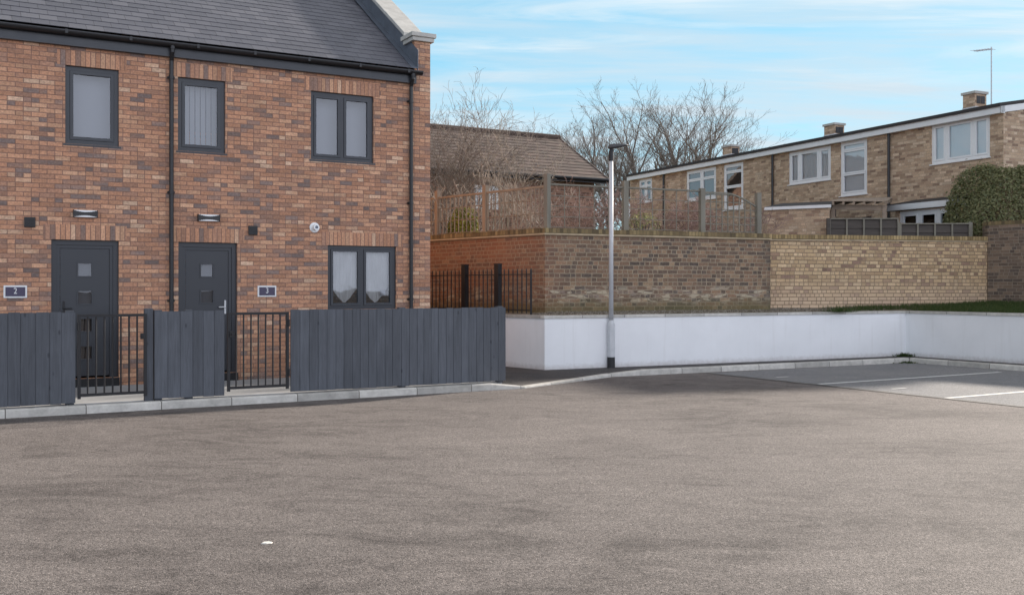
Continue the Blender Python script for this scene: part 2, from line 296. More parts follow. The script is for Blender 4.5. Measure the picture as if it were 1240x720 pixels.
def render_mat():
    m, nt, out = newmat('white_render'); uv = UV(nt); g = GEO(nt)
    s = N(nt, 'ShaderNodeSeparateXYZ', {0: uv})
    n = NOISE(nt, g, 1.2, 5, 0.6)
    col = MIX(nt, 1.0, (0.83, 0.835, 0.85), RAMP(nt, n, [(0.3, 0.95), (0.7, 1.03)]), 'MULTIPLY')
    drip = NOISE(nt, MAPV(nt, uv, (7, 0.35, 1)), 1.5, 4, 0.6)
    col = MIX(nt, RAMP(nt, drip, [(0.55, 0.0), (0.8, 0.24)]), col, (0.55, 0.53, 0.50))
    spl = N(nt, 'ShaderNodeMapRange', {'Value': M_(nt, 'SUBTRACT', s.outputs[1], M_(nt, 'MULTIPLY', NOISE(nt, g, 14, 4), 0.12)), 'From Min': -0.06, 'From Max': 0.085, 'To Min': 0.75, 'To Max': 0}).outputs[0]
    col = MIX(nt, spl, col, (0.40, 0.36, 0.33))
    PBSDF(nt, out, col, 0.85, 0, 0.3, NOISE(nt, g, 120, 3, 0.7), 0.25, 0.002); return m
RENDER = render_mat()
PAINT = simple('road_paint', (0.66, 0.66, 0.64), 0.7, 0.2, 14, bump=0.2)
def ground_mat(name, stops, scale, bump=0.5, agg=28.0):
    m, nt, out = newmat(name); g = GEO(nt)
    v = N(nt, 'ShaderNodeTexVoronoi', {'Vector': g, 'Scale': agg})
    c = N(nt, 'ShaderNodeSeparateXYZ', {0: v.outputs['Color']}).outputs[0]
    n = NOISE(nt, g, scale, 6, 0.65)
    col = MIX(nt, 1.0, RAMP(nt, n, stops), RAMP(nt, c, [(0, 0.7), (1, 1.35)]), 'MULTIPLY')
    PBSDF(nt, out, col, 0.9, 0, 0.2, v.outputs['Distance'], bump, 0.02); return m
SOIL = ground_mat('bank_soil', [(0.3, (0.10, 0.085, 0.05)), (0.5, (0.19, 0.16, 0.115)), (0.7, (0.30, 0.27, 0.22))], 2.0)
LAWN = ground_mat('rough_lawn', [(0.3, (0.035, 0.06, 0.018)), (0.7, (0.075, 0.105, 0.03))], 3.0)
def leafmat(name, stops, rough=0.5):
    m, nt, out = newmat(name)
    a = N(nt, 'ShaderNodeAttribute', attribute_name='rnd').outputs['Fac']
    col = RAMP(nt, a, stops)
    p = N(nt, 'ShaderNodeBsdfPrincipled', {'Roughness': rough}); nt.links.new(col, p.inputs['Base Color'])
    tr = N(nt, 'ShaderNodeBsdfTranslucent'); nt.links.new(col, tr.inputs[0])
    mx = N(nt, 'ShaderNodeMixShader', {0: 0.45, 1: p.outputs[0], 2: tr.outputs[0]}); nt.links.new(mx.outputs[0], out.inputs[0]); return m
HEDGE = leafmat('privet_leaves', [(0, (0.12, 0.14, 0.065)), (0.5, (0.235, 0.245, 0.115)), (0.8, (0.32, 0.305, 0.15)), (0.93, (0.33, 0.255, 0.14)), (1, (0.40, 0.34, 0.20))])
YSHRUB = leafmat('golden_leaves', [(0, (0.07, 0.075, 0.012)), (0.5, (0.20, 0.19, 0.025)), (1, (0.36, 0.33, 0.06))])
GRASSM = leafmat('grass_blades', [(0, (0.030, 0.060, 0.012)), (0.6, (0.065, 0.105, 0.022)), (0.9, (0.11, 0.13, 0.04)), (1, (0.22, 0.19, 0.09))], 0.6)
STONES = leafmat('gravel_stones', [(0, (0.16, 0.13, 0.10)), (0.5, (0.30, 0.26, 0.205)), (1, (0.46, 0.42, 0.36))], 0.85)

# ------------------------------------------------------------------ mesh helpers
class MB:
    def __init__(s, uo=0.0, vo=0.0):
        s.v = []; s.f = []; s.uv = []; s.rnd = []; s.uo, s.vo = uo, vo; s.r = 0.5
    def face(s, pts, uv=None, swap=False):
        i = len(s.v); s.v += [tuple(p) for p in pts]; s.f.append(tuple(range(i, i + len(pts)))); s.rnd.append(s.r)
        if uv is None:
            a, b, c = Vector(pts[0]), Vector(pts[1]), Vector(pts[2]); n = (b - a).cross(c - a)
            ax = max(range(3), key=lambda k: abs(n[k]))
            uv = [((p[0], p[1]) if ax == 2 else (p[0], p[2]) if ax == 1 else (p[1], p[2])) for p in pts]
        uv = [(u + s.uo, v + s.vo) for u, v in uv]
        if swap: uv = [(v, u) for u, v in uv]
        s.uv += uv
    def box(s, x0, x1, y0, y1, z0, z1, swap=False):
        p = [(x, y, z) for z in (z0, z1) for y in (y0, y1) for x in (x0, x1)]
        for q in ((0, 2, 3, 1), (4, 5, 7, 6), (0, 1, 5, 4), (2, 6, 7, 3), (0, 4, 6, 2), (1, 3, 7, 5)):
            s.face([p[k] for k in q], swap=swap)
    def bar(s, a, b, w, h, up=(0, 0, 1)):
        a, b = Vector(a), Vector(b); d = (b - a).normalized(); u = Vector(up)
        if abs(d.dot(u)) > 0.98: u = Vector((0, 1, 0))
        x = d.cross(u).normalized(); z = x.cross(d)
        q = [a + x * sx * w / 2 + z * sz * h / 2 for sx, sz in ((-1, -1), (1, -1), (1, 1), (-1, 1))]
        r = [p + (b - a) for p in q]
        L = (b - a).length
        for k in range(4):
            j = (k + 1) % 4; s.face([q[k], q[j], r[j], r[k]], [(0, k * w), (0, k * w + w), (L, k * w + w), (L, k * w)])
        s.face(q[::-1]); s.face(r)
    def tube(s, pts, rad, n=8, caps=True):
        pts = [Vector(p) for p in pts]
        if isinstance(rad, (int, float)): rad = [rad] * len(pts)
        base = len(s.v); L = 0
        prev = None
        for i, p in enumerate(pts):
            d = (pts[min(i + 1, len(pts) - 1)] - pts[max(i - 1, 0)]).normalized()
            if prev is None:
                prev = d.cross(Vector((0.31, 0.95, 0.02)) if abs(d.y) < 0.9 else Vector((1, 0, 0))).normalized()
            x = (prev - d * prev.dot(d)); x = x.normalized() if x.length > 1e-6 else d.orthogonal().normalized()
            prev = x; y = d.cross(x)
            for k in range(n):
                a = 2 * math.pi * k / n; s.v.append(tuple(p + (x * math.cos(a) + y * math.sin(a)) * rad[i]))
        for i in range(len(pts) - 1):
            for k in range(n):
                j = (k + 1) % n
                s.f.append((base + i * n + k, base + i * n + j, base + (i + 1) * n + j, base + (i + 1) * n + k)); s.rnd.append(s.r)
                s.uv += [(k / n, i), ((k + 1) / n, i), ((k + 1) / n, i + 1), (k / n, i + 1)]
        if caps:
            for ring in (list(range(base + n - 1, base - 1, -1)), list(range(base + (len(pts) - 1) * n, base + len(pts) * n))):
                s.f.append(tuple(ring)); s.rnd.append(s.r); s.uv += [(0, 0)] * n
    def prism(s, poly, z0, z1):
        a = [(x, y, z0) for x, y in poly]; b = [(x, y, z1) for x, y in poly]; n = len(poly); L = 0
        s.face(a[::-1]); s.face(b)
        for k in range(n):
            j = (k + 1) % n; l = math.dist(poly[k], poly[j])
            s.face([a[k], a[j], b[j], b[k]], [(L, z0), (L + l, z0), (L + l, z1), (L, z1)]); L += l
    def build(s, name, mat, parent=None, smooth=False, bevel=0.0):
        me = bpy.data.meshes.new(name); me.from_pydata(s.v, [], s.f); me.update()
        ul = me.uv_layers.new(name='UVMap')
        flat = [c for uv in s.uv for c in uv]; ul.data.foreach_set('uv', flat)
        at = me.attributes.new('rnd', 'FLOAT', 'FACE'); at.data.foreach_set('value', s.rnd)
        me.materials.append(mat)
        if bevel:
            bm = bmesh.new(); bm.from_mesh(me); bmesh.ops.remove_doubles(bm, verts=bm.verts, dist=1e-5)
            bm.to_mesh(me); bm.free()
        if smooth:
            bm = bmesh.new(); bm.from_mesh(me); bmesh.ops.remove_doubles(bm, verts=bm.verts, dist=1e-5); bm.to_mesh(me); bm.free()
            me.polygons.foreach_set('use_smooth', [True] * len(me.polygons))
        o = bpy.data.objects.new(name, me); COL.objects.link(o)
        if parent: o.parent = parent
        if bevel:
            bv = o.modifiers.new('bevel', 'BEVEL'); bv.width = bevel; bv.segments = 2; bv.limit_method = 'ANGLE'
        return o
def tag(o, label, cat, group=None):
    o['label'] = label; o['category'] = cat
    if group: o['group'] = group
    return o
def struct(o, kind='structure'): o['kind'] = kind; return o

class F:
    """a frame standing on the ground: x along, y into, z up"""
    def __init__(s, ox, oy, ang, oz=0.0): s.o = Vector((ox, oy)); s.a = ang; s.oz = oz; s.ex = Vector((math.cos(ang), math.sin(ang))); s.ey = Vector((-math.sin(ang), math.cos(ang)))
    def w(s, x, y): p = s.o + s.ex * x + s.ey * y; return (p.x, p.y)
    def hit(s, px, py, c=0.0):
        u = (px - 620) / FPX; v = (HOR - py) / FPX
        Y = (c + s.o.dot(s.ey)) / (u * s.ey.x + s.ey.y)
        d = Vector((Y * u, Y)) - s.o
        return d.dot(s.ex), CAMH + v * Y - s.oz
    def x(s, px, c=0.0): return s.hit(px, HOR, c)[0]
    def at(s, x, y=0.0): p = s.w(x, y); return F(p[0], p[1], s.a, s.oz)
    def thing(s, name, label=None, cat=None, group=None):
        o = bpy.data.objects.new(name, None); COL.objects.link(o); o.empty_display_size = 0.2
        o.location = (s.o.x, s.o.y, s.oz); o.rotation_euler = (0, 0, s.a)
        if label: tag(o, label, cat, group)
        return o
def gp(px, py, z=0.0):
    Y = (CAMH - z) * FPX / (py - HOR); return ((px - 620) / FPX * Y, Y)
def pt(px, Y): return ((px - 620) / FPX * Y, Y)

def wall_holes(mb, x0, x1, z0, z1, y, holes, depth=0.1):
    xs = sorted({x0, x1, *[h[0] for h in holes], *[h[1] for h in holes]}); zs = sorted({z0, z1, *[h[2] for h in holes], *[h[3] for h in holes]})
    for a, b in zip(xs, xs[1:]):
        for c, d in zip(zs, zs[1:]):
            mx, mz = (a + b) / 2, (c + d) / 2
            if any(h[0] < mx < h[1] and h[2] < mz < h[3] for h in holes): continue
            mb.face([(a, y, c), (b, y, c), (b, y, d), (a, y, d)])
    for h in holes:
        a, b, c, d = h; e = y + depth
        mb.face([(a, y, c), (a, y, d), (a, e, d), (a, e, c)]); mb.face([(b, y, d), (b, y, c), (b, e, c), (b, e, d)])
        mb.face([(a, y, d), (b, y, d), (b, e, d), (a, e, d)]); mb.face([(b, y, c), (a, y, c), (a, e, c), (b, e, c)])

def window(parent, x0, x1, z0, z1, y, fmat, gmat, lights, transoms=(), fw=0.06, sash=0.045, blind=None, bmat=None, sill=None, bd=0.12, name='window'):
    """frame set at depth y; lights = fractions of the width where mullions stand; transoms = (fraction of height, light index or None)"""
    mb = MB(); d = 0.07
    mb.box(x0, x0 + fw, y, y + d, z0, z1); mb.box(x1 - fw, x1, y, y + d, z0, z1)
    mb.box(x0 + fw, x1 - fw, y, y + d, z1 - fw, z1); mb.box(x0 + fw, x1 - fw, y, y + d, z0, z0 + fw)
    ex = [x0 + fw] + [x0 + (x1 - x0) * l for l in lights] + [x1 - fw]
    for l in lights:
        xm = x0 + (x1 - x0) * l; mb.box(xm - fw * 0.5, xm + fw * 0.5, y, y + d, z0 + fw, z1 - fw)
    w = mb.build('window_frame' if name is None else name, fmat, parent)
    sa = MB(); pm = MB()
    for k in range(len(ex) - 1):
        a = ex[k] + (fw * 0.5 if k else 0); b = ex[k + 1] - (fw * 0.5 if k < len(ex) - 2 else 0)
        cuts = [z0 + fw] + [z0 + (z1 - z0) * t[0] for t in transoms if t[1] is None or k in t[1]] + [z1 - fw]
        for c, e in zip(cuts, cuts[1:]):
            yo = y - 0.012
            g = 0.004
            sa.box(a + g, a + sash, yo, y + 0.05, c + g, e - g); sa.box(b - sash, b - g, yo, y + 0.05, c + g, e - g)
            sa.box(a + sash, b - sash, yo, y + 0.05, e - sash, e - g); sa.box(a + sash, b - sash, yo, y + 0.05, c + g, c + sash)
            pm.face([(a + sash - 0.003, y + 0.02, c + sash - 0.003), (b - sash + 0.003, y + 0.02, c + sash - 0.003), (b - sash + 0.003, y + 0.02, e - sash + 0.003), (a + sash - 0.003, y + 0.02, e - sash + 0.003)])
    sa.build('sash', fmat, w); pm.build('pane', gmat, w)
    if blind: blind(w, x0 + fw, x1 - fw, z0 + fw, z1 - fw, y + bd, bmat or BLIND)
    if sill:
        s = MB(); s.box(x0 - 0.03, x1 + 0.03, y - sill, y + 0.03, z0 - 0.03, z0 - 0.003); s.build('sill', fmat, w)
    return w
def plain_blind(w, x0, x1, z0, z1, y, m):
    b = MB(); b.box(x0 - 0.05, x1 + 0.05, y, y + 0.01, z0 - 0.03, z1 + 0.03); b.build('blind', m, w)
def dark_pane_sheet(w, x0, x1, z0, z1, y, m): plain_blind(w, x0, x1, z0, z1, y, BROWNSHEET)  # brown sheet behind the glass stands in for dark reflections in the panes
def wavy(x0, x1, z0, z1, y, amp, per, hem=None, n=60):
    b = MB(); xs = [x0 + (x1 - x0) * i / n for i in range(n + 1)]
    f = lambda x: y + amp * math.sin(2 * math.pi * x / per) + amp * 0.5 * math.sin(2 * math.pi * x / per * 2.3 + 1)
    for a, c in zip(xs, xs[1:]):
        h0 = hem(a) if hem else z0; h1 = hem(c) if hem else z0
        b.face([(a, f(a), h0), (c, f(c), h1), (c, f(c), z1), (a, f(a), z1)])
    return b
def curtain(w, x0, x1, z0, z1, y, m):
    wavy(x0 - 0.03, x1 + 0.03, z0 - 0.03, z1 + 0.03, y, 0.014, 0.13).build('curtain', m, w, smooth=True)
def vblind(w, x0, x1, z0, z1, y, m):
    b = MB(); n = int((x1 - x0) / 0.085)
    for i in range(n + 1):
        x = x0 + i * 0.085; b.face([(x, y, z0 - 0.02), (x + 0.075, y + 0.03, z0 - 0.02), (x + 0.075, y + 0.03, z1 + 0.02), (x, y, z1 + 0.02)])
    b.build('blind', m, w)

# ------------------------------------------------------------------ frames of the place
HA = math.atan2(0.4908, 0.8713)
H = F(-6.46, 15.0, HA)                        # the new houses' front wall: x along, y into the house
PATHZ = 0.10
WA = Vector((0.60, 18.20)); WC = Vector((8.72, 21.95))      # white wall: outer corner, inner corner
WDIR = Vector((-0.67, 0.745)).normalized()                  # both walls turn back along this line
NDIR = Vector((0.52, -0.853)).normalized()                  # towards the viewer along the right-hand kerb
OC = Vector((0.64, 19.2)); OE = Vector(pt(932, 21.3)); YE = Vector(pt(1196, 23.6)); YO = Vector(pt(932, 21.75))

# ------------------------------------------------------------------ ground
g = MB(); g.face([(-500, -300, 0), (500, -300, 0), (500, 900, 0), (-500, 900, 0)]); struct(g.build('road', ROAD))
KB = Vector(gp(742, 456)); KC = Vector(gp(1101, 439)); KD = KC + NDIR * 16
FY = -2.45                                    # the fence line in the house frame
KY = -2.63                                    # kerb face
kx = H.x(636, KY)
K0 = Vector(H.w(kx, KY))
# footway / forecourt behind the kerbs, one raised sheet
farw = WA + WDIR * 12
FZ = PATHZ - 0.012
KBn = (KC - KB).normalized(); KBp = Vector((-KBn.y, KBn.x))
KNp = Vector((-NDIR.y, NDIR.x))
if KNp.dot(Vector((1, 0))) < 0: KNp = -KNp
dk = (KB - K0).normalized(); dkp = Vector((-dk.y, dk.x))
kL = Vector(H.w(kx - 0.6, KY + 0.125)); kR = KB + KBn * 0.7 + KBp * 0.125
q0 = Vector(H.w(kx - 0.45, KY + 0.9)); q1 = KB + KBp * 0.75 - KBn * 0.3; k0b = K0 + dkp * 0.115; k1b = KB + dkp * 0.11
poly = [H.w(-14, KY + 0.125), tuple(kL), tuple(q0), tuple(q1), tuple(kR), tuple(KC + KBp * 0.125 + KNp * 0.06), tuple(KD + KNp * 0.125), tuple(KD + KNp * 1.6), tuple(WC + Vector((0.3, 0.3))), tuple(WA + Vector((0.15, 0.25))), tuple(farw + Vector((0.2, 0.2))), H.w(6, 14), H.w(-14, 14)]
fw_ = MB(); fw_.face([(x, y, FZ) for x, y in poly])
fw_.face([(*k0b, 0.026), (*k1b, 0.056), (*q1, FZ), (*q0, FZ)]); fw_.face([(*kL, FZ), (*k0b, 0.026), (*q0, FZ)]); fw_.face([(*k1b, 0.056), (*kR, FZ), (*q1, FZ)])
struct(fw_.build('footway', PATHM))
# concrete garden path along the house front
pth = MB(); pth.box(-14, H.x(613, FY) - 0.02, FY + 0.10, -0.002, 0.05, PATHZ)
po = pth.build('garden_path', CONC); po.location = (H.o.x, H.o.y, 0); po.rotation_euler = (0, 0, HA); struct(po)
# kerbs
def kerb_run(mb, a, b, back, h0, h1, w=0.125, u0=0.0):
    a, b, k = Vector(a), Vector(b), Vector(back) * w; L = (b - a).length; n = max(2, int(L / 0.915))
    for i in range(n):
        s, t = i / n, (i + 1) / n; p, q = a.lerp(b, s), a.lerp(b, t); hp, hq = h0 + (h1 - h0) * s, h0 + (h1 - h0) * t
        c = 0.018
        P = lambda v, z: (v.x, v.y, z)
        u, v_ = u0 + L * s, u0 + L * t
        mb.face([P(p, -0.1), P(q, -0.1), P(q, hq - c), P(p, hp - c)], [(u, 0), (v_, 0), (v_, hq), (u, hp)])
        mb.face([P(p, hp - c), P(q, hq - c), P(q + k * (c / w), hq), P(p + k * (c / w), hp)], [(u, 0), (v_, 0), (v_, .1), (u, .1)])
        mb.face([P(p + k * (c / w), hp), P(q + k * (c / w), hq), P(q + k, hq), P(p + k, hp)], [(u, 0), (v_, 0), (v_, .1), (u, .1)])
        mb.face([P(p + k, hp), P(q + k, hq), P(q + k, -0.1), P(p + k, -0.1)], [(u, 0), (v_, 0), (v_, .1), (u, .1)])
kb = MB()
kerb_run(kb, H.w(-14, KY), H.w(kx - 0.6, KY), H.ey, 0.105, 0.105)
kerb_run(kb, H.w(kx - 0.6, KY), K0, H.ey, 0.105, 0.035, u0=0.4)
dk = (KB - K0).normalized(); dkp = Vector((-dk.y, dk.x))
kerb_run(kb, K0, KB, dkp, 0.03, 0.06, u0=0.2)
kb2n = KB + KBn * 0.7
kerb_run(kb, KB, kb2n, KBp, 0.06, 0.105, u0=0.2)
kerb_run(kb, kb2n, KC, KBp, 0.105, 0.105, u0=0.1)
kerb_run(kb, KC, KD, KNp, 0.105, 0.105)
struct(kb.build('kerb', KERB))
# parking bays: a paler sheet edged by a flush sett line
E0 = Vector(gp(878, 453.5)) ; E0 = E0 - NDIR * 0.4
E1 = E0 + NDIR * 17
by = MB(); by.face([(*E0, 0.004), (*E1, 0.004), (*(KD + KNp * 0.02), 0.004), (*(KC + KNp * 0.02), 0.004)]); struct(by.build('parking_bay', BAYM))
ed = MB(); kp = KNp
ed.face([(*(E0 - kp * 0.10), 0.006), (*(E1 - kp * 0.10), 0.006), (*(E1 + kp * 0.02), 0.006), (*(E0 + kp * 0.02), 0.006)], [(0, 0), (17, 0), (17, .1), (0, .1)])
def sett_mat():
    m, nt, out = newmat('edging_sett'); wc, wv, jm = cellgrid(nt, UV(nt), 0.2, 5.0, 0.012)
    col = MIX(nt, jm, RAMP(nt, wv, [(0, (0.10, 0.095, 0.09)), (1, (0.19, 0.18, 0.165))]), (0.04, 0.04, 0.04)); PBSDF(nt, out, col, 0.85); return m
struct(ed.build('bay_edging', sett_mat()))
mk = MB(); LD = Vector((math.cos(HA), math.sin(HA)))
def line(px, py, L, w=0.10, z=0.008):
    p = Vector(gp(px, py)); q = p + LD * L; n = Vector((-LD.y, LD.x)) * w / 2
    mk.face([(*(p - n), z), (*(q - n), z), (*(q + n), z), (*(p + n), z)])
line(992, 465.3, 4.75); line(1146, 482.3, 4.75); 
p3 = Vector(gp(1146, 482.3)) + NDIR * 2.4; q3 = p3 + LD * 4.75; n3 = Vector((-LD.y, LD.x)) * 0.05
mk.face([(*(p3 - n3), .008), (*(q3 - n3), .008), (*(q3 + n3), .008), (*(p3 + n3), .008)])
line(940, 457.0, 0.30, 0.06); line(1080, 471.2, 0.32, 0.06)
struct(mk.build('road_markings', PAINT))

# raised ground behind the white wall
tr = MB()
def P3(v, z): return (v.x, v.y, z)
bA0, bA1, bA2 = WA + Vector((0.12, 0.05)), WC + Vector((0.05, 0.12)), WC + NDIR * 16 + KNp * 0.1
oc_, oe_, ye_ = OC + Vector((0.1, 0.3)), OE + Vector((0.1, 0.7)), YE + Vector((0.1, 0.25))
wl = WA + WDIR * 12 + Vector((0.1, 0.05)); ol = OC + WDIR * 12
d3_ = Vector(pt(1240, 22.9)) * 5 - Vector(pt(1196, 23.57)) * 4
for tri in (((bA0, 1.075), (oc_, 1.13), (ol, 1.12), (wl, 1.07)), ((bA0, 1.075), (oe_, 1.16), (oc_, 1.13)), ((bA0, 1.075), (bA1, 1.075), (oe_, 1.16)), ((bA1, 1.075), (ye_, 1.27), (oe_, 1.16)),
            ((bA1, 1.075), (bA2, 1.075), (d3_ + Vector((.1, .2)), 1.24)), ((bA1, 1.075), (d3_ + Vector((.1, .2)), 1.24), (ye_, 1.27))):
    tr.face([P3(v, z) for v, z in tri])
from mathutils.bvhtree import BVHTree
BANK = BVHTree.FromPolygons([Vector(v) for v in tr.v], tr.f)
def bank_z(p):
    h = BANK.ray_cast(Vector((p.x, p.y, 5)), Vector((0, 0, -1))); return h[0].z if h[0] is not None else 1.08
struct(tr.build('terrain', SOIL))
t2 = MB()
GZ = 2.35
t2.face([P3(OC + Vector((0.05, 0.12)), GZ), P3(OE + Vector((-0.1, 0.25)), GZ), P3(Vector((6.0, 28)), GZ + .2), P3(Vector((-3.0, 62)), 2.6), P3(Vector((-60, 62)), 2.6), P3(Vector((-22, 40)), 2.5), P3(OC + WDIR * 12 + Vector((0, 0.1)), GZ)])
t2.face([P3(Vector((6.0, 28)), GZ + .2), P3(Vector((16, 62)), 2.6), P3(Vector((-3, 62)), 2.6)])
t2.face([P3(Vector((-60, 62)), 2.6), P3(Vector((60, 62)), 2.6), P3(Vector((300, 500)), 2.6), P3(Vector((-300, 500)), 2.6)])
t2.face([P3(Vector((30, 10)), 1.5), P3(Vector((60, 62)), 2.6), P3(Vector((16, 62)), 2.6), P3(YE + Vector((0.3, 0.5)), 1.3)])
t2.face([P3(YE + Vector((0.3, 0.5)), 1.3), P3(Vector((16, 62)), 2.6), P3(Vector((6.0, 28)), 1.4), P3(YO + Vector((0.2, 0.6)), 1.3)])
struct(t2.build('garden_ground', LAWN))

# ------------------------------------------------------------------ the new brick houses
S0, S1 = H.x(205), H.x(521)
SP = H.x(502)                                  # inner face of the parapet gable
EAVE, PITCH, DEPTH = 5.45, 0.66, 9.0
RIDGE = EAVE + PITCH * DEPTH / 2
GAUGE = 0.215
def hrect(fr, x0, y0a, x1, y0b, y1a, y1b):
    a = fr.hit(x0, y0a); b = fr.hit(x1, y0b); c = fr.hit(x0, y1a)[1]; d = fr.hit(x1, y1b)[1]
    return [a[0], b[0], (c + d) / 2, (a[1] + b[1]) / 2]      # x0, x1, z0, z1
def slate_roof(mb, x0, x1, y_e, z_e, y_r, z_r, gauge, th=0.0075, front=True):
    L = math.hypot(y_r - y_e, z_r - z_e); dy, dz = (y_r - y_e) / L, (z_r - z_e) / L; n = int(L / gauge) + 1
    ny, nz = -dz, dy
    if nz < 0: ny, nz = -ny, -nz
    for i in range(n):
        a, b = i * gauge, min(L, (i + 1) * gauge)
        if b <= a: continue
        p0 = (y_e + dy * a + ny * th, z_e + dz * a + nz * th); p1 = (y_e + dy * b, z_e + dz * b); q0 = (y_e + dy * a, z_e + dz * a)
        mb.face([(x0, *p0), (x1, *p0), (x1, *p1), (x0, *p1)], [(x0, a + 0.001), (x1, a + 0.001), (x1, b - 0.001), (x0, b - 0.001)])
        mb.face([(x0, *q0), (x1, *q0), (x1, *p0), (x0, *p0)], [(x0, a + 0.004), (x1, a + 0.004), (x1, a + 0.005), (x0, a + 0.005)])

def house(fr, x0, x1, root, wins, end_gable=None, start_gable=False):
    """x in this house's own frame; wins: list of (rect, kind)"""
    holes = [tuple(w[0]) for w in wins]
    wb = MB(fr_uo(fr)); wall_holes(wb, x0, x1, 0.0, EAVE - 0.05, 0.0, holes)
    D = DEPTH
    wb.face([(x1, 0, 0), (x1, D, 0), (x1, D, EAVE), (x1, 0, EAVE - 0.05)]); wb.face([(x0, D, 0), (x0, 0, 0), (x0, 0, EAVE - .05), (x0, D, EAVE)])
    wb.face([(x1, D, 0), (x0, D, 0), (x0, D, EAVE), (x1, D, EAVE)])
    if not end_gable: wb.face([(x1, 0, EAVE - .05), (x1, D, EAVE), (x1, D / 2, RIDGE - .05)])
    if start_gable: wb.face([(x0, D, EAVE), (x0, 0, EAVE - .05), (x0, D / 2, RIDGE - .05)])
    wb.build('wall', HB, root)
    for (rc, kind) in wins:
        z1 = rc[3] + 0.225 if rc[3] + 0.225 < EAVE - 0.12 else EAVE - 0.235
        sb = MB(fr_uo(fr)); sb.box(rc[0] - 0.11, rc[1] + 0.11, -0.004, 0.02, rc[3], z1, swap=True); sb.build('lintel_course', SOLD, root)
    return holes
def fr_uo(fr): return (fr.o - H.o).dot(H.ex)

def wall_lamp(root, x, z):
    m = MB(); n = 10
    # hourglass bulkhead: a black body waisted in the middle, pale diffusers above and below
    for i in range(n):
        a, b = -0.16 + 0.32 * i / n, -0.16 + 0.32 * (i + 1) / n
        h = lambda t: 0.022 + 0.026 * (t / 0.16) ** 2
        m.box(x + a, x + b, -0.085, -0.004, z - h((a + b) / 2), z + h((a + b) / 2))
    m.box(x - 0.17, x - 0.16, -0.09, -0.004, z - 0.055, z + 0.055); m.box(x + 0.16, x + 0.17, -0.09, -0.004, z - 0.055, z + 0.055)
    o = m.build('wall_lamp', BLACKP, root)
    d = MB(); d.box(x - 0.158, x + 0.158, -0.07, -0.004, z - 0.052, z + 0.052); d.build('diffuser', WHITEP, o)
def vent(root, x, z, s=0.075):
    m = MB(); m.box(x - s, x + s, -0.03, -0.003, z - s, z + s); o = m.build('vent_cover', BLACKP, root, bevel=0.006)
    l = MB()
    for k in range(4): l.box(x - s * 0.8, x + s * 0.8, -0.040, -0.0315, z - s * 0.75 + k * s * 0.42, z - s * 0.75 + k * s * 0.42 + 0.014)
    l.build('slat', BLACKM, o)
def text_mesh(s, size, x, y, z, mat, parent, name='digit'):
    cu = bpy.data.curves.new('tmp', 'FONT'); cu.body = s; cu.size = size; cu.align_x = 'CENTER'; cu.align_y = 'CENTER'; cu.extrude = 0.002
    ob = bpy.data.objects.new('tmp', cu); COL.objects.link(ob); dg = bpy.context.evaluated_depsgraph_get()
    me = bpy.data.meshes.new_from_object(ob.evaluated_get(dg)); bpy.data.objects.remove(ob); bpy.data.curves.remove(cu)
    me.transform(Matrix.Translation((x, y, z)) @ Matrix.Rotation(R(90), 4, 'X') @ Matrix.Scale(0.8, 4, (1, 0, 0))); me.materials.clear(); me.materials.append(mat)
    o = bpy.data.objects.new(name, me); COL.objects.link(o); o.parent = parent; return o
def plaque(root, x, z, s):
    m = MB(); m.box(x - 0.155, x + 0.155, -0.020, -0.003, z - 0.092, z + 0.092); o = m.build('number_plaque', FASCIA, root, bevel=0.004)
    p = MB(); p.box(x - 0.13, x + 0.13, -0.026, -0.0205, z - 0.068, z + 0.068); p.build('plate', PLAQUE, o)
    text_mesh(s, 0.125, x, -0.029, z + 0.008, FASCIA, o)
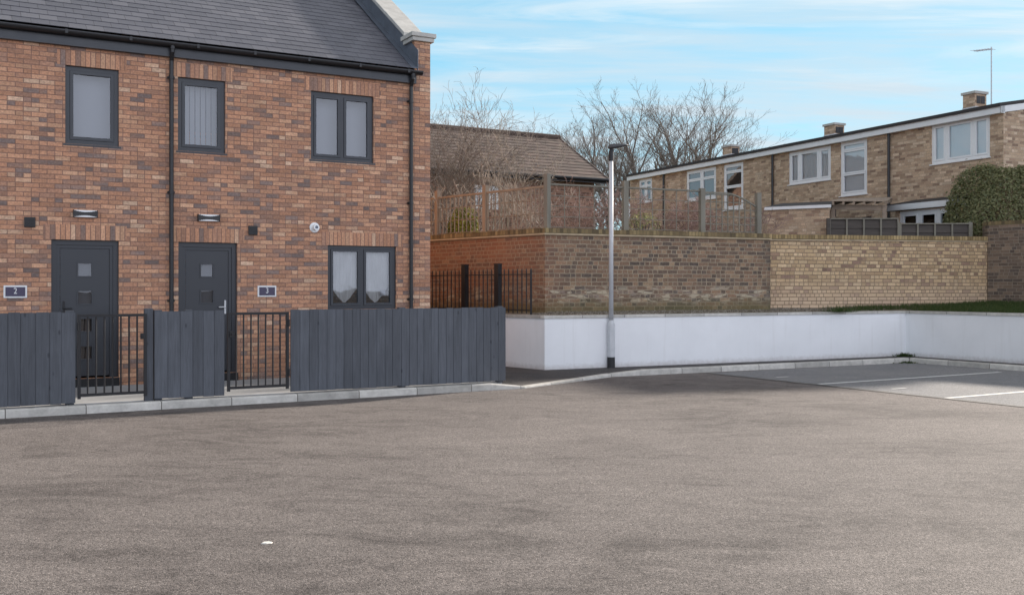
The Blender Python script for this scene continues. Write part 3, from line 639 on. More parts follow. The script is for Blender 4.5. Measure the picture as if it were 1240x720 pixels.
def door(root, rc, hinge_left=False):
    x0, x1, z0, z1 = rc; y = 0.06; m = MB(); fw = 0.075
    m.box(x0, x0 + fw, y, y + 0.08, z0, z1); m.box(x1 - fw, x1, y, y + 0.08, z0, z1); m.box(x0 + fw, x1 - fw, y, y + 0.08, z1 - fw, z1)
    m.box(x0 + fw, x0 + fw + 0.05, y + 0.02, y + 0.07, z0, z1 - fw); m.box(x1 - fw - 0.05, x1 - fw, y + 0.02, y + 0.07, z0, z1 - fw); m.box(x0 + fw + .05, x1 - fw - .05, y + 0.02, y + 0.07, z1 - fw - 0.05, z1 - fw)
    o = m.build('door', ANTH, root)
    a, b = x0 + fw + 0.054, x1 - fw - 0.054; c, d = z0 + 0.03, z1 - fw - 0.054; xm = (a + b) / 2 - 0.0
    pz = [d - 0.32 - 0.42 * k for k in range(4)]; hw = 0.095; holes = [(xm - hw, xm + hw, z - hw, z + hw) for z in pz]
    l = MB(); wall_holes(l, a, b, c, d, y + 0.03, holes, 0.03)
    l.face([(a, y + .03, d), (b, y + .03, d), (b, y + .07, d), (a, y + .07, d)])
    for h in holes:                               # raised bead round each little pane
        for q in ((h[0] - .02, h[1] + .02, h[3], h[3] + .02), (h[0] - .02, h[1] + .02, h[2] - .02, h[2]), (h[0] - .02, h[0], h[2], h[3]), (h[1], h[1] + .02, h[2], h[3])):
            l.box(q[0], q[1], y + 0.02, y + 0.0295, q[2], q[3])
    l.build('leaf', ANTH, o)
    for h in holes:
        g_ = MB(); g_.face([(h[0], y + .055, h[2]), (h[1], y + .055, h[2]), (h[1], y + .055, h[3]), (h[0], y + .055, h[3])]); g_.build('pane', FROST, o)
        q = MB(); q.box(h[0] - .02, h[1] + .02, y + .12, y + .125, h[2] - .02, h[3] + .02); q.build('backing', PANEB if h in holes[:2] else BROWNSHEET, o)
    hd = MB(); hx = a + 0.05 if hinge_left else b - 0.05
    hd.box(hx - 0.014, hx + 0.014, y + 0.012, y + 0.0295, z0 + 0.95, z0 + 1.17); hd.tube([(hx, y + .012, z0 + 1.06), (hx, y - .03, z0 + 1.06), (hx + (0.11 if hinge_left else -0.11), y - .03, z0 + 1.06)], 0.009, 8)
    hd.build('handle', GALV if not hinge_left else BLACKM, o)
    s = MB(); s.box(x0 - 0.0, x1 + 0.0, -0.06, y + 0.08, z0 - 0.125, z0 - 0.003); s.build('doorstep', BLACKP, o)
PANEB = simple('grey_blind', (0.20, 0.205, 0.22), 0.9, 0.1, 3)
FROST = glass_mat('frosted_glass', (0.6, 0.62, 0.65), 0.05, 0.7)
def downpipe(root, x, ztop, zbot, y=-0.07, shoe=True, swan=0.08):
    m = MB(); m.tube([(x, y - swan, ztop), (x, y - swan, ztop - 0.09), (x, y, ztop - 0.22), (x, y, zbot)], 0.034, 10)
    for z in (ztop - 0.5, ztop - 2.3, ztop - 4.0):
        m.tube([(x, y, z), (x, y, z + 0.05)], 0.042, 10); m.box(x - 0.055, x + 0.055, y + 0.02, -0.003, z + 0.01, z + 0.04)
    m.tube([(x, y - swan, ztop - 0.05), (x, y - swan, ztop + 0.05)], 0.043, 10)
    return m.build('downpipe', BLACKP, root, smooth=False)
def gutter(root, x0, x1):
    m = MB(); n = 8; cy, cz, r = -0.150, 5.415, 0.062
    P = [(cy + r * math.cos(a), cz + r * math.sin(a)) for a in [math.pi + math.pi * i / n for i in range(n + 1)]]
    Q = [(cy + (r - .005) * math.cos(a), cz + (r - .005) * math.sin(a)) for a in [math.pi + math.pi * i / n for i in range(n + 1)]]
    for A in (P, Q):
        for k in range(n): m.face([(x0, *A[k]), (x1, *A[k]), (x1, *A[k + 1]), (x0, *A[k + 1])])
    for e in (x0, x1): m.face([(e, *p) for p in P])
    m.box(x0, x1, cy - r - 0.006, cy - r + 0.004, cz - 0.012, cz + 0.006)
    x = x0 + 0.4
    while x < x1:
        m.box(x - 0.02, x + 0.02, cy - r - 0.012, cy - r - .006, cz - 0.05, cz + 0.012); x += 0.9
    m.build('gutter', BLACKP, root)
def fascia(root, x0, x1):
    m = MB(); m.box(x0, x1, -0.085, -0.065, 5.215, 5.44); m.box(x0, x1, -0.065, -0.002, 5.215, 5.235); m.build('fascia', ANTH, root)

# house number two
H2 = H.at(S0 - 8.0); base = 8.0
h2 = H2.thing('terraced_house', 'brick terraced house with plaque 2 beside its grey front door', 'house', 'new brick terraced houses')
w1 = hrect(H2, 79, 79, 144, 84.7, 173.5, 177.6); d1 = hrect(H2, 62, 289.8, 144, 291.2, 452, 452); d1[2] = 0.225
w0 = [w1[0] - 3.4, w1[1] - 2.7, w1[2], w1[3]]; w0b = [d1[0] - 3.4, d1[0] - 2.2, 1.05, d1[3]]
house(H2, -1.0, base, h2, [(w1, 'w'), (d1, 'd'), (w0, 'w'), (w0b, 'w')], start_gable=True)
window(h2, *w1, 0.045, ANTH, GLASS, [], fw=0.065, sash=0.05, blind=plain_blind, sill=0.05, bd=0.25)
window(h2, *w0, 0.045, ANTH, GLASS, [0.5], fw=0.065, sash=0.05, blind=curtain, sill=0.05)
window(h2, *w0b, 0.045, ANTH, GLASS, [0.5], fw=0.065, sash=0.05, blind=curtain, sill=0.05)
door(h2, d1, hinge_left=True)
for (px, py) in ((103, 259),): wall_lamp(h2, *H2.hit(px, py))
vent(h2, *H2.hit(36, 269)); plaque(h2, *H2.hit(18.5, 353), '2')
gutter(h2, -1.1, base); fascia(h2, -1.0, base)
rf = MB(fr_uo(H2)); slate_roof(rf, -1.05, base, -0.17, EAVE + 0.01, DEPTH / 2, RIDGE + 0.12, GAUGE); slate_roof(rf, -1.05, base, DEPTH + 0.17, EAVE + 0.01, DEPTH / 2, RIDGE + 0.12, GAUGE)
rf.build('roof', SLATE, h2)
# house number three, with the parapet gable
H3 = H.at(S0); X1 = S1 - S0; XP = SP - S0
h3 = H3.thing('terraced_house', 'end brick terraced house with stone parapet gable and plaque 3', 'house', 'new brick terraced houses')
w2 = hrect(H3, 215.5, 93, 273, 98.5, 182, 186.3); w3 = hrect(H3, 376.5, 109.8, 452.5, 117, 192.5, 198)
d2 = hrect(H3, 216, 292.6, 287.5, 294.2, 452, 452); d2[2] = 0.225
w4 = hrect(H3, 397, 296.6, 480, 298.6, 373.5, 374.2)
house(H3, 0.0, XP, h3, [(w2, 'w'), (d2, 'd'), (w3, 'w'), (w4, 'w')], end_gable=True)
window(h3, *w2, 0.045, ANTH, GLASS, [], fw=0.065, sash=0.05, blind=vblind, sill=0.05, bd=0.2)
window(h3, *w3, 0.045, ANTH, GLASS, [0.5], fw=0.06, sash=0.045, blind=plain_blind, sill=0.05, bd=0.25)
def swag(w, x0, x1, z0, z1, y, m):
    xm = (x0 + x1) / 2
    def hem(x):
        t = (x - x0) / (xm - x0) if x < xm else (x - xm) / (x1 - xm); t = min(max(t, 0), 1)
        return z0 + 0.05 + (z1 - z0) * 0.36 * abs(2 * t - 1) ** 1.4
    wavy(x0 - 0.02, x1 + 0.02, z0, z1 + 0.03, y, 0.010, 0.085, hem, 90).build('curtain', m, w, smooth=True)
ww = window(h3, *w4, 0.045, ANTH, GLASS, [0.5], fw=0.06, sash=0.045, blind=swag, bmat=NET, sill=0.06, bd=0.10)
stk = MB(); sx, sz = H3.hit(466, 354.5); stk.box(sx - .05, sx + .05, 0.10, 0.103, sz - .05, sz + .05); stk.build('sticker', BLIND, ww)
rm = MB()
for q in (w1, ): pass
door(h3, d2)
wall_lamp(h3, *H3.hit(252, 264)); vent(h3, *H3.hit(306, 279)); plaque(h3, *H3.hit(323, 352.5), '3')
fx, fz = H3.hit(380.5, 275.5)
fl = MB(); fl.tube([(fx, -0.003, fz), (fx, -0.02, fz), (fx, -0.024, fz)], [0.085, 0.085, 0.07], 24); fl.tube([(fx, -0.024, fz), (fx, -0.13, fz)], [0.05, 0.05], 20)
fo = fl.build('flue', WHITEP, h3)
f2 = MB(); f2.tube([(fx + .0, -0.1305, fz), (fx, -0.133, fz)], 0.026, 16); f2.build('outlet', LEAD, fo)
downpipe(h3, 0.02, 5.37, 0.1); downpipe(h3, H3.x(496), 5.37, 0.1)
gutter(h3, 0.0, H3.x(511, -0.15)); fascia(h3, 0.0, XP)
rf = MB(fr_uo(H3)); slate_roof(rf, 0.0, XP, -0.17, EAVE + 0.01, DEPTH / 2, RIDGE + 0.12, GAUGE); slate_roof(rf, 0.0, XP, DEPTH + 0.17, EAVE + 0.01, DEPTH / 2, RIDGE + 0.12, GAUGE)
rf.build('roof', SLATE, h3)
# rooflight whose lower edge shows at the top of the picture
rl = MB(); rx = H3.x(372, 3.0); 
def on_roof(y, h=0.0): return EAVE + 0.01 + (y + 0.17) * PITCH * 1.02 + h
ya = 2.93
for (a, b, c, d, h) in ((rx - 0.40, rx + 0.40, ya, ya + 0.10, 0.13), (rx - 0.40, rx - 0.32, ya + .1, ya + 1.0, 0.13), (rx + 0.32, rx + 0.40, ya + .1, ya + 1.0, 0.13), (rx - 0.40, rx + 0.40, ya + 1.0, ya + 1.1, 0.13)):
    p = [(a, c, on_roof(c)), (b, c, on_roof(c)), (b, d, on_roof(d)), (a, d, on_roof(d))]; q = [(x, y, z + h) for x, y, z in p]
    rl.face(q); 
    for k in range(4): j = (k + 1) % 4; rl.face([p[k], p[j], q[j], q[k]])
rlo = rl.build('rooflight', BLACKM, h3)
gl = MB(); gl.face([(rx - .32, ya + .1, on_roof(ya + .1, .1)), (rx + .32, ya + .1, on_roof(ya + .1, .1)), (rx + .32, ya + 1.0, on_roof(ya + 1.0, .1)), (rx - .32, ya + 1.0, on_roof(ya + 1.0, .1))]); gl.build('pane', GLASS2, rlo)
# parapet gable wall
def top_z(y): return EAVE + PITCH * min(y, DEPTH - y) + 0.46
pg = MB(fr_uo(H3)); KN = 0.36; KZ = 5.99
prof = [(0, 0), (0, KZ), (KN, KZ), (KN, top_z(KN) - .02), (DEPTH / 2, top_z(DEPTH / 2) - .02), (DEPTH - KN, top_z(DEPTH - KN) - .02), (DEPTH - KN, KZ), (DEPTH, KZ), (DEPTH, 0)]
def wallprof(mb, x0, x1, pr):
    A = [(x0, y, z) for y, z in pr]; B = [(x1, y, z) for y, z in pr]
    mb.face(B); mb.face(A[::-1])
    for k in range(len(pr)):
        j = (k + 1) % len(pr); mb.face([A[k], A[j], B[j], B[k]])
wallprof(pg, XP + 0.001, X1, prof); pg.build('gable_wall', HB, h3)
cp = MB()
def slab(mb, x0, x1, y0, z0, y1, z1, t):
    p = [(x0, y0, z0), (x1, y0, z0), (x1, y1, z1), (x0, y1, z1)]; q = [(x, y, z + t) for x, y, z in p]; mb.face(q); mb.face(p[::-1])
    for k in range(4): j = (k + 1) % 4; mb.face([p[k], p[j], q[j], q[k]])
yy = KN
while yy < DEPTH / 2 - 0.01:
    e = min(yy + 0.93, DEPTH / 2); slab(cp, XP - 0.05, X1 + 0.05, yy + 0.004, top_z(yy), e - 0.004, top_z(e), 0.075); slab(cp, XP - 0.05, X1 + 0.05, DEPTH - yy, top_z(yy), DEPTH - e, top_z(e), 0.075); yy = e
cp.build('coping', STONE, h3, bevel=0.008)
ks = MB(); ks.box(XP - 0.055, X1 + 0.055, -0.055, KN + 0.04, KZ + 0.002, KZ + 0.075); ks.box(XP - 0.085, X1 + 0.085, -0.085, KN + 0.08, KZ + 0.0752, KZ + 0.15); ks.build('kneeler_stone', STONE, h3, bevel=0.006)
lf = MB(); ln = 9
ly = [-0.17 + (DEPTH / 2 + 0.17) * i / ln for i in range(ln + 1)]
for a, b in zip(ly, ly[1:]):
    za, zb = on_roof(a), on_roof(b); ta, tb = max(min(top_z(max(a, KN)) - 0.01, KZ + 9), za + .05), top_z(max(b, KN)) - 0.01
    if a < KN: ta = za + 0.34
    x = XP - 0.012
    lf.face([(x, a + .003, za - .03), (x, b, zb - .03), (x, b, tb), (x, a + .003, ta)]); lf.face([(x, a + .003, za - .03), (x, a + .003, ta), (XP, a + .003, ta), (XP, a + .003, za - .03)])
lf2 = MB()
for a, b in zip(ly, ly[1:]): slab(lf, XP - 0.13, XP - 0.012, a, on_roof(a) + .008, b, on_roof(b) + .008, 0.008)
lf.build('lead_flashing', LEAD, h3)

# ------------------------------------------------------------------ front fences and gates
rng = random.Random(5)
def fence_panel(x0p, x1p, label, bw, post_left=False, post_right=False):
    x0, x1 = H.x(x0p, FY), H.x(x1p, FY); fr = H.at(x0, FY); t = fr.thing('board_fence', label, 'fence', 'grey board fences along the kerb'); L = x1 - x0
    ztop, zb = 1.285, 0.122; m = MB(); n = max(1, round(L / bw)); cuts = [0.0]
    ws = [rng.uniform(0.86, 1.14) for _ in range(n)]; s = sum(ws)
    for w in ws: cuts.append(cuts[-1] + L * w / s)
    for a, b in zip(cuts, cuts[1:]):
        m.r = rng.random(); dy = rng.uniform(-0.003, 0.003); dz = rng.uniform(-0.007, 0.005)
        m.box(max(a - .004, 0.001), min(b + .004, L - .001), 0.0085 + dy, 0.0185 + dy, zb + .004, ztop - .006)
        m.box(a + 0.0032, b - 0.0032, dy, 0.008 + dy, zb + rng.uniform(-.004, .004), ztop + dz)
    m.build('boards', FENCE, t)
    for z in (0.35, 1.05):
        r = MB(); r.r = .4; r.box(0.02, L - 0.02, 0.0245, 0.07, z - 0.045, z + 0.045); r.build('rail', FENCE, t)
    for k in ([0.06] if post_left else []) + ([L - 0.06] if post_right else []) + [L * 0.5]:
        p = MB(); p.r = .3; p.box(k - 0.05, k + 0.05, 0.0715, 0.17, 0.09, 1.30); p.build('post', FENCE, t)
    if post_left:
        p = MB(); p.r = .2; p.box(-0.115, -0.012, 0.03, 0.13, 0.09, 1.32); p.build('post', FENCE, t)
    return t
fence_panel(-330, 91.5, 'grey board fence in front of the door of house 2', 0.155, post_right=True)
fence_panel(187, 272, 'short grey board fence standing between the two metal gates', 0.148, post_left=True)
fence_panel(352, 612.5, 'long grey board fence below the ground floor window, ending at the footway', 0.128, post_left=False, post_right=True)
def gate(x0p, x1p, label, nbar, latch):
    x0, x1 = H.x(x0p, FY), H.x(x1p, FY); fr = H.at(x0, FY); t = fr.thing('metal_gate', label, 'gate', 'black metal garden gates'); L = x1 - x0
    zt, zb = 1.255, 0.20; m = MB()
    m.box(0, 0.038, 0, 0.038, zb - 0.03, zt); m.box(L - 0.038, L, 0, 0.038, zb - 0.03, zt); m.box(0.038, L - 0.038, 0.002, 0.036, zt - 0.035, zt - .001); m.box(0.038, L - 0.038, 0.002, 0.036, zb, zb + 0.035)
    m.build('frame', BLACKM, t)
    for k in range(nbar):
        x = 0.02 + (L - 0.04) * (k + 1) / (nbar + 1); b = MB(); b.tube([(x, 0.019, zb + 0.034), (x, 0.019, zt - 0.034)], 0.0115, 8); b.build('bar', BLACKM, t)
    l = MB(); lx = 0.055 if latch else L - 0.055
    l.box(lx - 0.03, lx + 0.03, -0.02, -0.002, 0.92, 1.0); l.tube([(lx, -0.02, 0.96), (lx, -0.05, 0.96)], 0.012, 8); l.build('latch', BLACKM, t)
    for z in (0.4, 1.1):
        h = MB(); hx = L - 0.004 if latch else 0.004; h.tube([(hx, -0.012, z - 0.05), (hx, -0.012, z + 0.05)], 0.014, 8); h.build('hinge', BLACKM, t)
gate(94, 178, 'black barred metal gate in front of the house 2 door', 7, False)
gate(275.5, 350, 'black barred metal gate in front of the house 3 door', 7, True)

# ------------------------------------------------------------------ white rendered retaining wall
def strip_wall(mb, path, z0s, z1s, th, uoff=0.0):
    """vertical wall of thickness th to the left of the path"""
    path = [Vector(p) for p in path]; n = len(path); offs = []
    for i in range(n):
        d0 = (path[i] - path[i - 1]).normalized() if i else None; d1 = (path[i + 1] - path[i]).normalized() if i < n - 1 else None
        n0 = Vector((-d0.y, d0.x)) if d0 else None; n1 = Vector((-d1.y, d1.x)) if d1 else None
        if n0 and n1: b = (n0 + n1).normalized(); offs.append(path[i] + b * (th / max(0.3, b.dot(n0))))
        else: offs.append(path[i] + (n0 or n1) * th)
    u = uoff
    for i in range(n - 1):
        a, b, c, d = path[i], path[i + 1], offs[i + 1], offs[i]; L = (b - a).length
        za0, zb0, za1, zb1 = z0s[i], z0s[i + 1], z1s[i], z1s[i + 1]
        zr = z0s[0]
        mb.face([(*a, za0), (*b, zb0), (*b, zb1), (*a, za1)], [(u, 0), (u + L, 0), (u + L, zb1 - zb0), (u, za1 - za0)])
        mb.face([(*c, zb0), (*d, za0), (*d, za1), (*c, zb1)], [(u + L, 0), (u, 0), (u, za1 - za0), (u + L, zb1 - zb0)])
        mb.face([(*a, za1), (*b, zb1), (*c, zb1), (*d, za1)], [(u, 0), (u + L, 0), (u + L, th), (u, th)])
        mb.face([(*d, za0), (*c, zb0), (*b, zb0), (*a, za0)], [(u, th), (u + L, th), (u + L, 0), (u, 0)])
        u += L
    for k in (0, n - 1):
        a, d = path[k], offs[k]; mb.face([(*a, z0s[k]), (*a, z1s[k]), (*d, z1s[k]), (*d, z0s[k])], [(0, 0), (0, z1s[k] - z0s[k]), (th, z1s[k] - z0s[k]), (th, 0)])
def shift_path(path, k):
    """the same path moved sideways (left positive)"""
    m = MB(); path = [Vector(p) for p in path]; n = len(path); out = []
    for i in range(n):
        d0 = (path[i] - path[i - 1]).normalized() if i else None; d1 = (path[i + 1] - path[i]).normalized() if i < n - 1 else None
        n0 = Vector((-d0.y, d0.x)) if d0 else None; n1 = Vector((-d1.y, d1.x)) if d1 else None
        b = (n0 + n1).normalized() if n0 and n1 else (n0 or n1); out.append(path[i] + b * (k / (b.dot(n0) if n0 else 1)))
    return out
WP = [WA + WDIR * 12, WA, WC, WC + NDIR * 16]
ww_ = MB(); strip_wall(ww_, WP, [0.05] * 4, [1.03] * 4, 0.22)
wwo = ww_.build('retaining_wall', RENDER); tag(wwo, 'low white rendered retaining wall with pale coping behind the parking bays', 'wall')
cpm = MB(); strip_wall(cpm, shift_path(WP, -0.025), [1.032] * 4, [1.085] * 4, 0.28)
cpm.build('coping', KERB, wwo)

# ------------------------------------------------------------------ old brick walls
OP = [OC + WDIR * 12, OC, OE + (OE - OC).normalized() * 0.02]
ow = MB(); strip_wall(ow, OP, [1.0, 1.05, 1.05], [2.62, 2.62, 2.62], 0.30, uoff=-12.0)
owo = ow.build('garden_wall', OB); tag(owo, 'old mottled red and brown brick wall below the trellis', 'wall')
tc = MB(); strip_wall(tc, shift_path(OP, -0.045), [2.622] * 3, [2.652] * 3, 0.38, uoff=-12)
tc.build('tile_course', simple('creasing_tile', (0.42, 0.33, 0.22), 0.85, 0.3, 4), owo)
cc = MB(); strip_wall(cc, shift_path(OP, 0.0), [2.654] * 3, [2.755] * 3, 0.26, uoff=-12)
cc.build('capping', CAPB, owo)
YP = [YO - (YE - YO).normalized() * 0.03, YE]
yw = MB(); strip_wall(yw, YP, [1.05, 1.05], [2.63, 2.675], 0.30)
ywo = yw.build('garden_wall', YB); tag(ywo, 'yellow stock brick wall with brick on edge capping, grass at its foot', 'wall')
tc = MB(); strip_wall(tc, shift_path(YP, -0.03), [2.632, 2.677], [2.66, 2.705], 0.36); tc.build('tile_course', MATS['creasing_tile'], ywo)
cc = MB(); strip_wall(cc, shift_path(YP, -0.02), [2.662, 2.707], [2.765, 2.81], 0.28); 
cc.build('capping', brick_mat('yellow_capping', [(0.0, (0.20, 0.14, 0.07)), (0.5, (0.32, 0.23, 0.11)), (1.0, (0.42, 0.31, 0.16))], (0.15, 0.115, 0.06), bw=0.078, bh=5.0, mortar=0.012, split=0), ywo)
D0 = Vector(pt(1189.5, 23.95)); D1 = Vector(pt(1196, 23.57)); D2 = Vector(pt(1240, 22.9)); D3 = D2 + (D2 - D1) * 4
dw = MB(); strip_wall(dw, [D0, D1, D3], [1.05] * 3, [3.07] * 3, 0.25); dwo = dw.build('garden_wall', DB); tag(dwo, 'dark brown brick wall, taller, next to the yellow brick wall', 'wall')
cc = MB(); strip_wall(cc, [D0, D1, D3], [3.072] * 3, [3.165] * 3, 0.25); cc.build('capping', CAPB, dwo)

# ------------------------------------------------------------------ trellis on the old wall
def seg_frame(a, b, z): d = b - a; return F(a.x, a.y, math.atan2(d.y, d.x), z)
def lattice(mb, x0, x1, z0, ztop, px, pz, w=0.022, t=0.018):
    n = max(1, round((x1 - x0) / px))
    for i in range(n + 1):
        x = x0 + (x1 - x0) * i / n; mb.box(x - w / 2, x + w / 2, -t, -0.001, z0, ztop(x))
    k = 0
    while z0 + k * pz < max(ztop(x0), ztop(x1)) + 0.001:
        z = z0 + k * pz; xe = [x0 + (x1 - x0) * j / 40 for j in range(41) if ztop(x0 + (x1 - x0) * j / 40) >= z - 0.001]
        if xe: mb.box(min(xe), max(xe), 0.0, t, z - w / 2, z + w / 2)
        k += 1
TZ = 2.755
mid = shift_path(OP, 0.13)
TL = seg_frame(mid[0], mid[1], TZ); LL = (mid[1] - mid[0]).length
tl = TL.at(LL).thing('trellis_fence', 'brown timber trellis on the side stretch of the old brick wall', 'trellis', 'trellis on the old wall')
p588, p521, p540 = TL.x(588) - LL, TL.x(518) - LL, TL.x(530) - LL
for x, mt in ((0.02, WOODG), (p588, WOODB), (p540, WOODB), (p540 - 1.9, WOODB), (p540 - 3.8, WOODB)):
    p = MB(); p.box(x - 0.05, x + 0.05, -0.05, 0.05, -0.1, 1.06 if mt is WOODG else 0.98); p.build('post', mt, tl)
for a, b in ((p540 - 3.8, p540 - 1.9), (p540 - 1.9, p540), (p540, p588), (p588, 0.02)):
    m = MB(); lattice(m, a + 0.07, b - 0.07, 0.03, lambda x: 0.82, 0.135, 0.27, 0.017); m.box(a + 0.05, b - 0.05, -0.022, 0.022, 0.80, 0.84); m.build('lattice', WOODB, tl)
TR = seg_frame(mid[1], mid[2], TZ)
tr_ = TR.thing('trellis_fence', 'grey timber trellis above the old wall behind the lamp post', 'trellis', 'trellis on the old wall')
xs_ = [0.02, TR.x(757), TR.x(850), TR.x(918)]
for x, h in zip(xs_[1:], (1.0, 0.92, 0.88)):
    p = MB(); p.box(x - 0.055, x + 0.055, -0.05, 0.05, -0.1, h); p.build('post', WOODG, tr_)
for a, b in ((0.06, xs_[1] - .06), (xs_[1] + .06, xs_[2] - .06)):
    m = MB(); lattice(m, a, b, 0.03, lambda x: 0.86, 0.30, 0.205, 0.013); m.box(a, b, -0.02, 0.02, 0.85, 0.88); m.build('lattice', WOODG, tr_)
a, b = xs_[2] + .06, xs_[3] - .06
def dip(x): t = (x - a) / (b - a); return 0.84 if t < 0.45 else 0.84 - 0.26 * ((t - 0.45) / 0.55) ** 1.5
m = MB(); lattice(m, a, b, 0.03, dip, 0.145, 0.155, 0.020)
for i in range(16):
    q, r_ = a + (b - a) * i / 16, a + (b - a) * (i + 1) / 16; m.bar((q, 0, dip(q)), (r_, 0, dip(r_)), 0.04, 0.03)
m.build('lattice', WOODG, tr_)

# ------------------------------------------------------------------ railing on the white wall's return
rp = shift_path([WA + WDIR * 12, WA], 0.18) ; RF = seg_frame(rp[0], rp[1], 1.06); RL = (rp[1] - rp[0]).length
rt = RF.at(RL).thing('railing', 'black spiked metal railing with two thick posts beside the red brick wall', 'railing')
xe = RF.x(643) - RL
posts = [RF.x(603) - RL, RF.x(563) - RL]
for x in posts: 
    p = MB(); p.box(x - 0.06, x + 0.06, -0.05, 0.05, 0, 0.99); p.box(x - 0.068, x + 0.068, -0.058, 0.058, 0.991, 1.01); p.build('post', BLACKM, rt)
for a, b in ((posts[0] + .06, xe), (posts[1] + .06, posts[0] - .06), (posts[1] - 1.35, posts[1] - .06)):
    for z_ in (0.78, 0.10):
        m = MB(); m.box(a, b, -0.018, 0.018, z_, z_ + .02); m.build('rail', BLACKM, rt)
    n = max(3, round((b - a) / 0.125))
    for i in range(1 if a < xe - 0.9 else 1, n + (1 if b == xe else 0)):
        x = a + (b - a) * i / n; k = MB(); r_ = 0.0115 if not (b == xe and i == n) else 0.02
        k.tube([(x, 0.0, 0.0 if i in (1, n) else 0.05), (x, 0.0, 0.87), (x, 0.0, 0.91)], [r_, r_, 0.002], 6); k.build('bar', BLACKM, rt)

# ------------------------------------------------------------------ lamp post
LX, LY = pt(740, 18.72)
lt = F(LX, LY, R(4), PATHZ - 0.015).thing('street_lamp', 'slim galvanised street lamp with black foot in front of white wall', 'street lamp')
m = MB(); m.tube([(0, 0, 0.20), (0, 0, 0.82), (0, 0, 0.90)], [0.070, 0.070, 0.046], 18); m.box(-0.035, 0.035, -0.0735, -0.066, 0.34, 0.72); m.build('base_column', GALV, lt, smooth=False)
m = MB(); m.tube([(0, 0, 0), (0, 0, 0.205)], 0.074, 18); m.build('foot', DARKBAND, lt)
m = MB(); m.tube([(0, 0, 0.89), (0, 0, 3.93)], [0.045, 0.038], 16); m.build('pole', GALV, lt, smooth=True)
m = MB(); m.tube([(0, 0, 3.90), (0, 0, 4.08), (0.02, 0, 4.12)], [0.046, 0.046, 0.04], 14); ho = m.build('spigot', BLACKM, lt)
m = MB(); n = 12
prof = [(-0.06, 0.02, 0.03), (-0.04, 0.055, 0.055), (0.03, 0.085, 0.065), (0.14, 0.10, 0.055), (0.25, 0.085, 0.035), (0.31, 0.05, 0.018), (0.325, 0.01, 0.006)]
rings = []
for x, wy, hz in prof:
    tz = 4.155 + 0.12 * (x + 0.06); rings.append([(x, wy * math.cos(2 * math.pi * k / n), tz + hz * (math.sin(2 * math.pi * k / n) if math.sin(2 * math.pi * k / n) > 0 else 0.55 * math.sin(2 * math.pi * k / n))) for k in range(n)])
for A, B in zip(rings, rings[1:]):
    for k in range(n): j = (k + 1) % n; m.face([A[k], A[j], B[j], B[k]])
m.face(rings[0][::-1]); m.face(rings[-1])
ln_ = m.build('lantern', simple('dark_grey_casting', (0.07, 0.07, 0.075), 0.5, 0.1, 6), lt, smooth=True)
m = MB(); m.face([(0.05, -0.06, 4.120), (0.05, 0.06, 4.120), (0.24, 0.05, 4.150), (0.24, -0.05, 4.150)]); m.build('lens', WHITEP, ln_)

# ------------------------------------------------------------------ brown tiled bungalow behind
BY = 37.0; b0 = Vector(pt(677, BY)); BF = F(b0.x, b0.y, HA)
bt = BF.thing('bungalow', 'red brick bungalow with brown tiled roof behind the side trellis', 'house')
bz = CAMH + 180.5 / FPX * BY
tt = None
for k in range(1, 80):
    t = k * 0.1; p = BF.w(0, -t)
    if 620 + FPX * p[0] / p[1] >= 735: tt = t; break
ez = CAMH + 131 / FPX * BF.w(0, -tt)[1]
m = MB(); slate_roof(m, -24, 0, -tt, ez, 0, bz, 0.28, 0.014); slate_roof(m, -24, 0, tt, ez, 0, bz, 0.28, 0.014)
m.tube([(-24, 0, bz + .02), (0, 0, bz + .02)], 0.11, 8)
ro = m.build('roof', TILE, bt)
m = MB(); wx = -0.35; wy = -tt + 0.35; WZ0, WZ1 = 2.2, ez - 0.03
wr = [BF.x(574, wy), BF.x(604, wy), BF.hit(590, 253, wy)[1], BF.hit(590, 224.5, wy)[1]]
wall_holes(m, -23.6, wx, WZ0, WZ1, wy, [tuple(wr)]); m.face([(wx, wy, WZ0), (wx, -wy, WZ0), (wx, -wy, WZ1), (wx, 0, bz - .12), (wx, wy, WZ1)]); m.face([(-23.6, -wy, WZ0), (-23.6, wy, WZ0), (-23.6, wy, WZ1), (-23.6, 0, bz - .12), (-23.6, -wy, WZ1)]); m.face([(wx, -wy, WZ0), (-23.6, -wy, WZ0), (-23.6, -wy, WZ1), (wx, -wy, WZ1)])
m.build('wall', RB, bt)
m = MB(); m.box(-24, 0, -tt - 0.02, -tt + 0.02, ez - 0.16, ez - 0.004); m.tube([(-24, -tt - .08, ez - .05), (0, -tt - .08, ez - .05)], 0.06, 8); m.build('gutter', BLACKP, bt)
m = MB(); m.bar((0.015, -tt, ez - 0.06), (0.015, 0, bz - 0.06), 0.03, 0.16); m.bar((0.015, tt, ez - 0.06), (0.015, 0, bz - 0.06), 0.03, 0.16); m.build('bargeboard', BROWNSHEET, bt)
window(bt, *wr, wy + 0.03, WHITEP, GLASS2, [0.36, 0.68], [(0.72, (0, 2))], 0.07, 0.05, blind=None)
dk_ = MB(); dk_.box(wr[0] - .3, wr[1] + .3, wy + 1.2, wy + 1.25, wr[2] - .3, wr[3] + .2); dk_.build('interior', GLASSDARK, bt)

